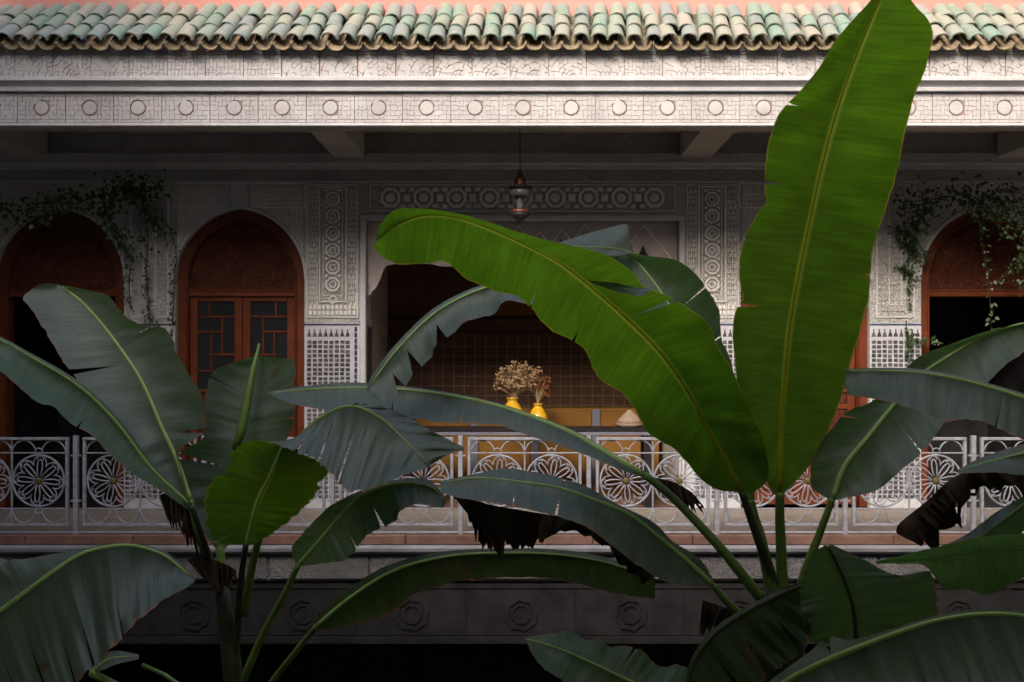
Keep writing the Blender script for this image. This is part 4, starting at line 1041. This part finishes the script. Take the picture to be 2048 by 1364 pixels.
leaf(PB, [(1428,1172,3.52),(1375,1122,3.50),(1318,1075,3.48),(1260,1030,3.46),(1186,999,3.46),(1113,975,3.48),(1025,962,3.52),(950,956,3.55),(880,966,3.58)],
     [(1430,1168),(1402,1120),(1345,1082),(1308,1045),(1230,1005),(1156,966),(1060,943),(1007,937),(940,950),(882,962)],
     [(1424,1174),(1335,1165),(1250,1112),(1180,1058),(1133,1038),(1069,1022),(984,1006),(920,996),(882,985)],
     0.05, -0.14, 'leaf_brown', pet=[(1455,1205,3.53),(1485,1235,3.55)], pr=(0.012,0.016), ribr=(0.012,0.003), jag=0.02, tears=[(1,0.75,0.5,0.004),(0,0.6,0.4,0.004),(1,0.60,0.3,0.006)], label='drooping leaf with brown lower margin in front of the railing')
leaf(PB, [(1665,997,3.50),(1689,933,3.52),(1736,873,3.56),(1793,803,3.62),(1847,746,3.68),(1888,718,3.72),(1938,687,3.76),(1979,669,3.80),(2040,648,3.86),(2110,640,3.92)],
     [(1660,1000),(1625,975),(1622,930),(1640,890),(1662,860),(1692,824),(1745,802),(1790,760),(1837,714),(1905,687),(1975,662),(2048,648),(2110,638)],
     [(1672,1000),(1750,982),(1800,942),(1850,900),(1886,850),(1894,842),(1925,810),(1970,771),(2006,734),(2048,704),(2110,645)],
     -0.04, -0.10, 'leaf_spot', pet=[(1640,1065,3.53),(1615,1130,3.55),(1596,1190,3.57)], pr=(0.012,0.018), tears=[(1,0.35,0.6,0.004),(0,0.3,0.6,0.004)], ribr=(0.012,0.004), jag=0.012, label='broad grey green leaf leaning right')
leaf(PB, [(1715,1300,3.40),(1705,1210,3.36),(1680,1140,3.32),(1655,1092,3.28)],
     [(1690,1300),(1622,1282),(1603,1235),(1602,1165),(1622,1112),(1650,1090)],
     [(1750,1300),(1830,1258),(1872,1232),(1864,1146),(1795,1150),(1722,1116),(1662,1088)],
     0.06, 0.10, 'leaf_green', pet=[(1690,1370,3.45),(1620,1440,3.52)], ribr=(0.011,0.004), ripm='petiole_dark', label='short dark green leaf standing right of the crown')
leaf(PB, [(1500,1420,3.20),(1583,1358,3.10),(1665,1317,3.04),(1768,1276,2.98),(1870,1243,2.93),(1962,1229,2.90),(2048,1233,2.88),(2150,1260,2.86)],
     [(1500,1405),(1540,1362),(1614,1307),(1658,1274),(1700,1280),(1770,1262),(1870,1232),(1962,1218),(2048,1223),(2150,1255)],
     [(1520,1440),(1600,1440),(1700,1440),(1800,1450),(1900,1460),(2000,1450),(2080,1420),(2150,1270)],
     0.10, -0.16, 'leaf_spot', pet=[(1520,1470,3.3),(1560,1520,3.5)], tears=[(0,0.28,0.3,0.012),(1,0.5,0.4,0.006),(1,0.62,0.5,0.006)], ribr=(0.017,0.008), pleat=0.014, label='big leaf filling the bottom right corner')
leaf(PB, [(1622,1166,3.46),(1560,1190,3.42),(1490,1226,3.38),(1430,1268,3.34),(1388,1325,3.32),(1372,1385,3.32)],
     [(1618,1158),(1556,1182),(1485,1218),(1424,1260),(1382,1318),(1368,1380)],
     [(1626,1180),(1620,1270),(1575,1325),(1540,1350),(1495,1410),(1440,1430),(1380,1400)],
     0.02, -0.02, 'leaf_old', tears=[(1,0.3,0.25,0.02),(1,0.5,0.3,0.02),(1,0.68,0.3,0.02)], ribr=(0.012,0.006), jag=0.04, pleat=0.018, ripm='petiole_dark', label='old brownish leaf hanging over the stem')
leaf(PB, [(1420,1450,3.42),(1335,1398,3.38),(1251,1358,3.36),(1153,1312,3.36),(1090,1288,3.38),(1049,1277,3.40)],
     [(1430,1430),(1390,1354),(1358,1328),(1320,1334),(1288,1303),(1256,1292),(1220,1293),(1205,1277),(1174,1280),(1143,1264),(1090,1268),(1050,1275)],
     [(1400,1460),(1300,1440),(1200,1410),(1125,1362),(1077,1327),(1050,1280)],
     0.08, -0.08, 'leaf_green', pet=[(1470,1480,3.48),(1530,1540,3.54)], tears=[(0,0.5,0.6,0.006)], ribr=(0.010,0.003), jag=0.03, label='small leaf at the bottom centre')
def ragged(plantobj, polys, m='withered', name='withered_leaf', label=None, seed=1, thick=0.012):
    """crumpled dead leaf: a buckled sheet with ragged margins"""
    mb = MB(); rg = random.Random(seed)
    for top, bot, Y in polys:
        tt, bt = cr_sample(top, 40), cr_sample(bot, 40); n, k = 40, 8; b = len(mb.v)
        for i in range(n+1):
            for j in range(k+1):
                v = j/k; e = 1 + (0.30*n1(i*0.8, seed) + 0.16*n1(i*2.1, seed+2))*max(0, v-0.4)/0.6
                p = [a*(1-v*e)+c*v*e for a, c in zip(look(tt, i/n), look(bt, i/n))]
                mb.v.append(tuple(at(p[0], p[1], Y + 0.05*n1(i*0.35, seed+3)*v + 0.03*n1(i*0.8+v*3, seed+7) - 0.06*v)))
        for i in range(n):
            for j in range(k):
                if rg.random() < 0.02 and j > 4: continue
                a = b + i*(k+1)+j; mb.f.append((a, a+1, a+k+2, a+k+1))
    o = mb.build(name, M[m], plantobj, True)
    if label: o['label'] = label
    return o
ragged(PB, [([(900,985),(985,1010),(1070,1025),(1180,1048),(1330,1140)], [(945,1040),(1000,1092),(1085,1075),(1130,1060),(1190,1085),(1290,1165)], 3.56),
            ([(930,1000),(1000,1030),(1060,1050)], [(938,1045),(975,1090),(1058,1092)], 3.60)], label='black withered leaf hanging under the brown edged one', seed=4)
MB().tube([at(1095,1030,3.42), at(1092,1045,3.42), at(1086,1065,3.43), at(1082,1084,3.44)], [0.014,0.022,0.018,0.007], 10).build('dry_bud', M['drybud'], PB, True)
ragged(PB, [([(1405,1200),(1450,1215),(1490,1232)], [(1398,1262),(1432,1262),(1455,1258)], 3.62)], m='leaf_old' if False else 'withered', seed=8)
ragged(PB, [([(1310,955),(1350,965),(1385,985)], [(1325,990),(1375,1020),(1410,1015)], 3.66)], seed=9)

# ---- plant at the left
PA = plant(465, 4.2, 'banana plant at left with broad grey green leaves and dark stalks', [(440,1165,4.2),(455,1260,4.2),(468,1364,4.2)], [0.026,0.036,0.042,0.07,0.11])
leaf(PA, [(381,1000,4.12),(354,921,4.16),(324,856,4.20),(282,761,4.28),(229,681,4.38),(183,624,4.46),(150,592,4.51),(118,570,4.55)],
     [(374,1004),(312,945),(250,870),(185,805),(158,765),(140,740),(128,726),(92,665),(60,615),(47,597),(62,580),(86,567),(112,568)],
     [(386,1004),(366,965),(358,905),(385,880),(412,862),(410,832),(407,800),(381,750),(352,705),(346,680),(326,655),(290,652),(258,638),(240,620),(215,590),(190,583),(160,577),(130,571)],
     -0.06, -0.05, 'leaf', tears=[(0,0.58,0.25,0.010),(1,0.28,0.3,0.010),(1,0.68,0.45,0.008)], pet=[(392,1050,4.12),(415,1120,4.15),(445,1200,4.2)], pr=(0.013,0.020), ribr=(0.012,0.006), jag=0.015, label='broad leaf with torn margins against the dark doorway')
leaf(PA, [(383,1012,4.02),(305,940,3.98),(229,841,3.94),(152,769,3.90),(50,708,3.86),(0,680,3.84),(-110,635,3.82)],
     [(384,1006),(309,932),(234,833),(156,761),(52,701),(0,673),(-110,630)],
     [(380,1022),(312,975),(262,945),(215,905),(185,872),(140,845),(105,812),(78,806),(35,772),(0,742),(-50,715),(-110,645)],
     0.04, -0.12, 'leaf_green', pet=[(400,1060,4.06),(430,1150,4.16),(448,1210,4.2)], pr=(0.011,0.018), tears=[(1,0.45,0.7,0.004)], ribr=(0.010,0.004), jag=0.012, petm='petiole_dark', label='leaf running off the left edge of the picture')
leaf(PA, [(440,1095,4.26),(460,1000,4.32),(480,890,4.38),(497,800,4.44),(513,720,4.50)],
     [(432,1098),(372,1010),(358,912),(408,872),(410,800),(425,746),(465,726),(508,712)],
     [(450,1098),(520,1010),(562,905),(588,838),(589,775),(588,722),(560,716),(518,711)],
     -0.05, -0.05, 'leaf', tears=[(0,0.42,0.2,0.012),(0,0.80,0.3,0.005),(1,0.62,0.5,0.004)], pet=[(444,1150,4.23),(452,1220,4.2)], ribr=(0.010,0.008), jag=0.012, label='upright leaf with its top broken off, before the red door')
MB().tube([at(470,900,4.30), at(484,860,4.32), at(495,800,4.36), at(506,740,4.41), at(516,700,4.45), at(518,687,4.47)], [0.017,0.019,0.018,0.013,0.008,0.004], 10).build('rolled_leaf', M['petiole'], PA, True)
leaf(PA, [(492,1088,4.02),(515,1005,3.95),(542,948,3.89),(563,893,3.84)],
     [(480,1090),(432,1086),(413,1052),(408,1016),(416,975),(427,955),(455,942),(460,905),(482,890),(512,880),(548,886)],
     [(505,1090),(552,1062),(592,1030),(622,1000),(642,962),(660,936),(632,920),(606,908),(590,893),(572,890)],
     0.03, 0.05, 'leaf_yel', pet=[(482,1160,4.10),(476,1250,4.17),(468,1350,4.2)], pr=(0.012,0.018), ribr=(0.010,0.005), jag=0.05, petm='petiole_dark', label='short green leaf with ragged top lit through')
leaf(PA, [(560,935,4.05),(610,862,4.02),(660,825,3.98),(708,813,3.94),(760,836,3.88),(798,870,3.84),(837,908,3.80),(856,932,3.79)],
     [(545,935),(524,884),(562,893),(612,912),(652,936),(692,978),(728,984),(780,962),(822,945),(850,938)],
     [(572,922),(620,850),(668,814),(718,806),(792,822),(870,866),(931,898),(902,906),(862,930)],
     -0.20, 0.06, 'leaf', pet=[(530,1030,4.1),(505,1130,4.16),(488,1230,4.2)], pr=(0.013,0.018), tears=[(0,0.3,0.6,0.01),(0,0.42,0.5,0.008),(0,0.55,0.35,0.006)], ribr=(0.011,0.005), jag=0.03, pleat=0.016, label='arching silvery leaf in the middle of the picture')
leaf(PA, [(597,1130,3.98),(648,1071,3.94),(691,1020,3.92),(728,988,3.92),(790,968,3.95),(850,970,3.98),(888,992,4.0)],
     [(592,1132),(583,1100),(604,1068),(650,1020),(692,994),(730,978),(788,960),(850,957),(886,984)],
     [(604,1132),(680,1122),(704,1108),(732,1072),(764,1054),(792,1040),(802,1020),(842,1008),(882,1016),(893,1002)],
     0.05, -0.13, 'leaf_green', pet=[(565,1195,4.04),(524,1272,4.12),(482,1370,4.2)], pr=(0.012,0.018), ribr=(0.011,0.004), jag=0.03, tears=[(1,0.35,0.6,0.006),(1,0.55,0.45,0.012)], pleat=0.010, label='leaf on a slanting stalk below the silvery one')
leaf(PA, [(632,1253,3.85),(700,1195,3.83),(790,1140,3.82),(900,1112,3.82),(1000,1106,3.84),(1100,1108,3.87),(1200,1122,3.90),(1310,1155,3.94)],
     [(625,1246),(680,1190),(770,1133),(880,1104),(1000,1097),(1100,1098),(1205,1113),(1312,1150)],
     [(640,1260),(700,1252),(762,1236),(800,1214),(830,1190),(900,1166),(950,1160),(1050,1155),(1120,1160),(1200,1180),(1310,1200)],
     0.04, 0.02, 'leaf_old', pet=[(590,1305,3.95),(540,1370,4.1),(500,1440,4.2)], pr=(0.011,0.016), ribr=(0.009,0.003), jag=0.03, pleat=0.012, label='low dark leaf with an orange brown lower margin')
ragged(PA, [([(372,1118),(410,1115),(450,1128),(472,1140)], [(400,1150),(425,1172),(455,1170),(474,1155)], 4.10)], m='withered', seed=12, label='shrivelled dark sheath on the left crown')
ragged(PA, [([(318,990),(350,985),(380,1010)], [(335,1040),(370,1075),(398,1095)], 4.18)], m='withered', seed=14)

# ---- plant outside the left edge, whose leaf fills the bottom left corner
PC = plant(-420, 3.4, 'banana plant off the left edge whose big leaf droops across the bottom left corner', None, None)
leaf(PC, [(-230,1420,3.10),(-110,1305,3.05),(0,1224,3.02),(50,1186,3.02),(108,1143,3.03),(161,1109,3.05),(215,1094,3.07),(269,1092,3.10),(330,1112,3.12),(388,1160,3.12)],
     [(-240,1400),(-120,1240),(0,1132),(50,1118),(108,1108),(161,1098),(215,1089),(269,1087),(335,1106),(390,1158)],
     [(-180,1500),(-60,1500),(60,1470),(120,1398),(152,1362),(192,1330),(232,1288),(272,1245),(322,1204),(372,1176),(390,1163)],
     0.10, -0.17, 'leaf_brown', tears=[(1,0.36,0.3,0.004),(1,0.55,0.5,0.003),(1,0.62,0.5,0.004),(1,0.74,0.6,0.004),(1,0.45,0.35,0.006)], pet=[(-300,1560,3.25),(-380,1900,3.35),(-420,3050,3.4)], pr=(0.02,0.05), ribr=(0.016,0.004), jag=0.02, pleat=0.012, label='big drooping leaf with brown margin')
leaf(PC, [(-120,1180,3.6),(-60,1140,3.6),(0,1130,3.6),(28,1150,3.6)], [(-120,1172),(-60,1120),(5,1116),(30,1148)], [(-120,1190),(-60,1165),(-5,1168),(24,1158)], 0.02, -0.04, 'leaf_brown', N=24, ribr=(0.008,0.003), pet=[(-200,1300,3.55),(-330,1800,3.45),(-420,3050,3.4)])
leaf(PA, [(180,1345,4.3),(220,1318,4.3),(278,1312,4.3)], [(178,1340),(220,1303),(276,1308)], [(184,1350),(230,1330),(278,1318)], 0.03, -0.05, 'leaf', N=24, ribr=(0.008,0.003), pet=[(260,1385,4.3),(350,1430,4.25),(440,1440,4.2)])
MB().tube([at(285,1330,4.35), at(330,1350,4.3), at(380,1385,4.25), at(455,1430,4.2)], 0.009, 7).build('petiole', M['petiole'], PA, True)

# ---- plant outside the right edge
PD = plant(2330, 3.3, 'banana plant off the right edge with leaves reaching in over the railing', None, None)
dp = lambda *a: list(a) + [(2300,1500,3.28),(2330,2300,3.3),(2330,3150,3.3)]
leaf(PD, [(2200,880,3.25),(2110,822,3.22),(2048,797,3.20),(1938,764,3.18),(1847,747,3.18),(1770,742,3.20),(1690,742,3.22)],
     [(2200,870),(2112,812),(2048,787),(1938,756),(1847,739),(1770,735),(1692,738)],
     [(2190,900),(2110,892),(2048,880),(2023,869),(1972,846),(1921,839),(1891,843),(1837,822),(1790,806),(1743,798),(1694,790)],
     0.05, -0.15, 'leaf_brown', pet=dp((2280,980,3.26)), pr=(0.014,0.05), tears=[(1,0.4,0.5,0.004),(1,0.6,0.6,0.005)], ribr=(0.012,0.003), jag=0.02, pleat=0.008, label='long grey green leaf coming in from the right edge')
leaf(PD, [(2180,885,3.45),(2100,893,3.42),(2040,908,3.40),(1970,926,3.40),(1916,943,3.40)], [(2180,878),(2100,882),(2045,889),(1965,914),(1915,940)], [(2180,900),(2100,940),(2045,950),(1990,945),(1918,947)],
     0.03, -0.07, 'leaf_brown', pet=dp((2260,960,3.35)), pr=(0.012,0.05), jag=0.03, N=40, ribr=(0.009,0.003), label='pointed leaf tip over the railing at right')
ragged(PD, [([(2150,940),(2050,945),(1990,938),(1915,950),(1850,1005),(1800,1045),(1792,1062)], [(2150,1010),(2050,985),(1990,975),(1935,1000),(1905,1060),(1850,1082),(1794,1068)], 3.46),
            ([(1900,975),(1860,1010),(1812,1055)], [(1912,1000),(1880,1050),(1836,1090)], 3.44)], seed=21, label='black withered leaf hanging over the railing at right')
leaf(PD, [(2200,1080,3.10),(2110,1085,3.06),(2048,1095,3.04),(1960,1108,3.04),(1880,1118,3.05),(1800,1120,3.08),(1752,1124,3.10)],
     [(2200,1045),(2110,1058),(2048,1067),(1960,1074),(1880,1092),(1806,1110),(1753,1122)],
     [(2200,1110),(2110,1140),(2048,1156),(1978,1189),(1930,1178),(1890,1178),(1850,1132),(1800,1128),(1754,1127)],
     -0.06, 0.08, 'leaf_green', pet=dp((2270,1150,3.2)), pr=(0.014,0.05), ribr=(0.009,0.003), jag=0.02, label='yellow green leaf low at the right edge')
leaf(PD, [(2060,1000,3.5),(2000,1045,3.48),(1940,1085,3.46),(1860,1108,3.45)], [(2060,985),(1998,1020),(1930,1070),(1858,1104)], [(2070,1040),(2020,1085),(1950,1110),(1862,1114)], 0.03, 0.03, 'leaf', pet=dp((2200,1050,3.4)), N=40, ribr=(0.008,0.003))

# ================================================================ climbing vines on the wall
def vine(name, label, paths, base, cat='vine', dens=60, size=(0.018,0.035), spread=0.05, stem_r=0.006, yj=0.05):
    o = empty(name, base, label, cat, 'climbing vines on the gallery wall'); rg = random.Random(len(label)); st = MB(); lf = MB(); uv = []
    for pts, n, spr in paths:
        tab = cr_sample(pts, 60)
        st.tube([at(*look(tab, i/24)) + Vector((0, 0, 0.006*math.sin(i*2.1))) for i in range(25)], [stem_r*(1-0.6*i/24) for i in range(25)], 5)
        for k in range(n):
            t = rg.random(); p = look(tab, t); c = at(*p) + Vector((rg.gauss(0, spr), -abs(rg.gauss(0, yj)), rg.gauss(0, spr)))
            if c.y > YW - 0.02: c.y = YW - 0.02
            s = rg.uniform(*size); nrm = Vector((rg.gauss(0,0.6), -1 + rg.gauss(0,0.4), 0.5 + rg.gauss(0,0.5))).normalized()
            dr = Vector((rg.gauss(0,0.6), rg.gauss(0,0.2), -1)); dr = (dr - nrm*dr.dot(nrm)).normalized(); sd2 = nrm.cross(dr)
            b = len(lf.v)
            q = [(0,0),(0.55,0.35),(0.42,0.9),(0,1.5),(-0.42,0.9),(-0.55,0.35)]
            for j, (a, l) in enumerate(q):
                lf.v.append(tuple(c + sd2*(a*s) + dr*(l*s) - nrm*(abs(a)*s*0.25))); uv.append((0.3 if j in (0,3) else 0.7, t))
            lf.f += [(b,b+1,b+2,b+3),(b,b+3,b+4,b+5)]
    st.build('vine_stem', M['vine_stem'], o, True)
    lf.uv = uv; f = lf.build('vine_foliage', M['vine_leaf'], o); f['kind'] = 'stuff'
    return o
W_ = YW - 0.03
vine('wall_vine', 'dark vine with sparse leaves climbing the pier left of the red door', [
    ([(300,660,W_),(297,600,W_),(292,540,W_),(296,470,W_),(280,390,W_),(225,355,W_-0.1)], 150, 0.035),
    ([(262,620,W_),(258,560,W_),(262,520,W_),(246,480,W_)], 70, 0.035),
    ([(345,650,W_),(348,560,W_),(352,500,W_),(330,440,W_),(300,400,W_)], 80, 0.025),
    ([(330,470,W_-0.05),(300,430,W_-0.1),(285,390,W_-0.1),(240,370,W_-0.15)], 200, 0.055),
    ([(310,660,W_),(330,680,W_),(340,700,W_)], 60, 0.05)], (-3.95, W_, 0.0), size=(0.015,0.030))
vine('hanging_creeper', 'thick shadowy creeper under the ceiling in the upper left corner', [
    ([(330,372,W_-0.15),(250,380,W_-0.3),(170,400,W_-0.5),(80,420,W_-0.6)], 260, 0.07),
    ([(240,380,W_-0.25),(215,430,W_-0.3),(235,470,W_-0.2),(262,490,W_-0.1)], 190, 0.055),
    ([(150,390,W_-0.3),(110,420,W_-0.3),(60,420,W_-0.3),(-30,420,W_-0.3)], 220, 0.08)], (-5.0, W_-0.4, 3.0), size=(0.02,0.042))
vine('hanging_creeper', 'thick shadowy creeper under the ceiling in the upper right corner', [
    ([(1800,405,W_-0.1),(1850,400,W_-0.2),(1920,390,W_-0.35),(2000,400,W_-0.5),(2090,410,W_-0.6)], 520, 0.085),
    ([(1790,455,W_),(1812,480,W_),(1830,505,W_),(1852,520,W_)], 160, 0.04),
    ([(1850,410,W_-0.2),(1830,450,W_-0.1),(1815,490,W_)], 200, 0.05),
    ([(1940,400,W_-0.4),(1990,430,W_-0.45),(2060,460,W_-0.5)], 240, 0.08),
    ([(1960,430,W_-0.4),(1966,500,W_-0.35),(1975,560,W_-0.3),(1980,600,W_-0.3),(1983,660,W_-0.3)], 60, 0.018),
    ([(2040,480,W_-0.4),(2035,540,W_-0.35),(2040,580,W_-0.3)], 40, 0.03),
    ([(1990,570,W_-0.3),(2020,535,W_-0.32),(2040,500,W_-0.4)], 20, 0.03)], (5.1, W_-0.4, 3.0), size=(0.017,0.036))
vine('wall_vine', 'small sprays of vine on the pier beside the right arch', [
    ([(1800,535,W_),(1815,545,W_),(1828,548,W_)], 50, 0.03), ([(1818,500,W_),(1818,560,W_),(1820,610,W_)], 40, 0.02),
    ([(1815,675,W_),(1840,680,W_),(1875,680,W_-0.05)], 45, 0.025), ([(1812,640,W_),(1815,690,W_),(1820,730,W_)], 30, 0.02)], (4.05, W_, 1.0), size=(0.018,0.034))
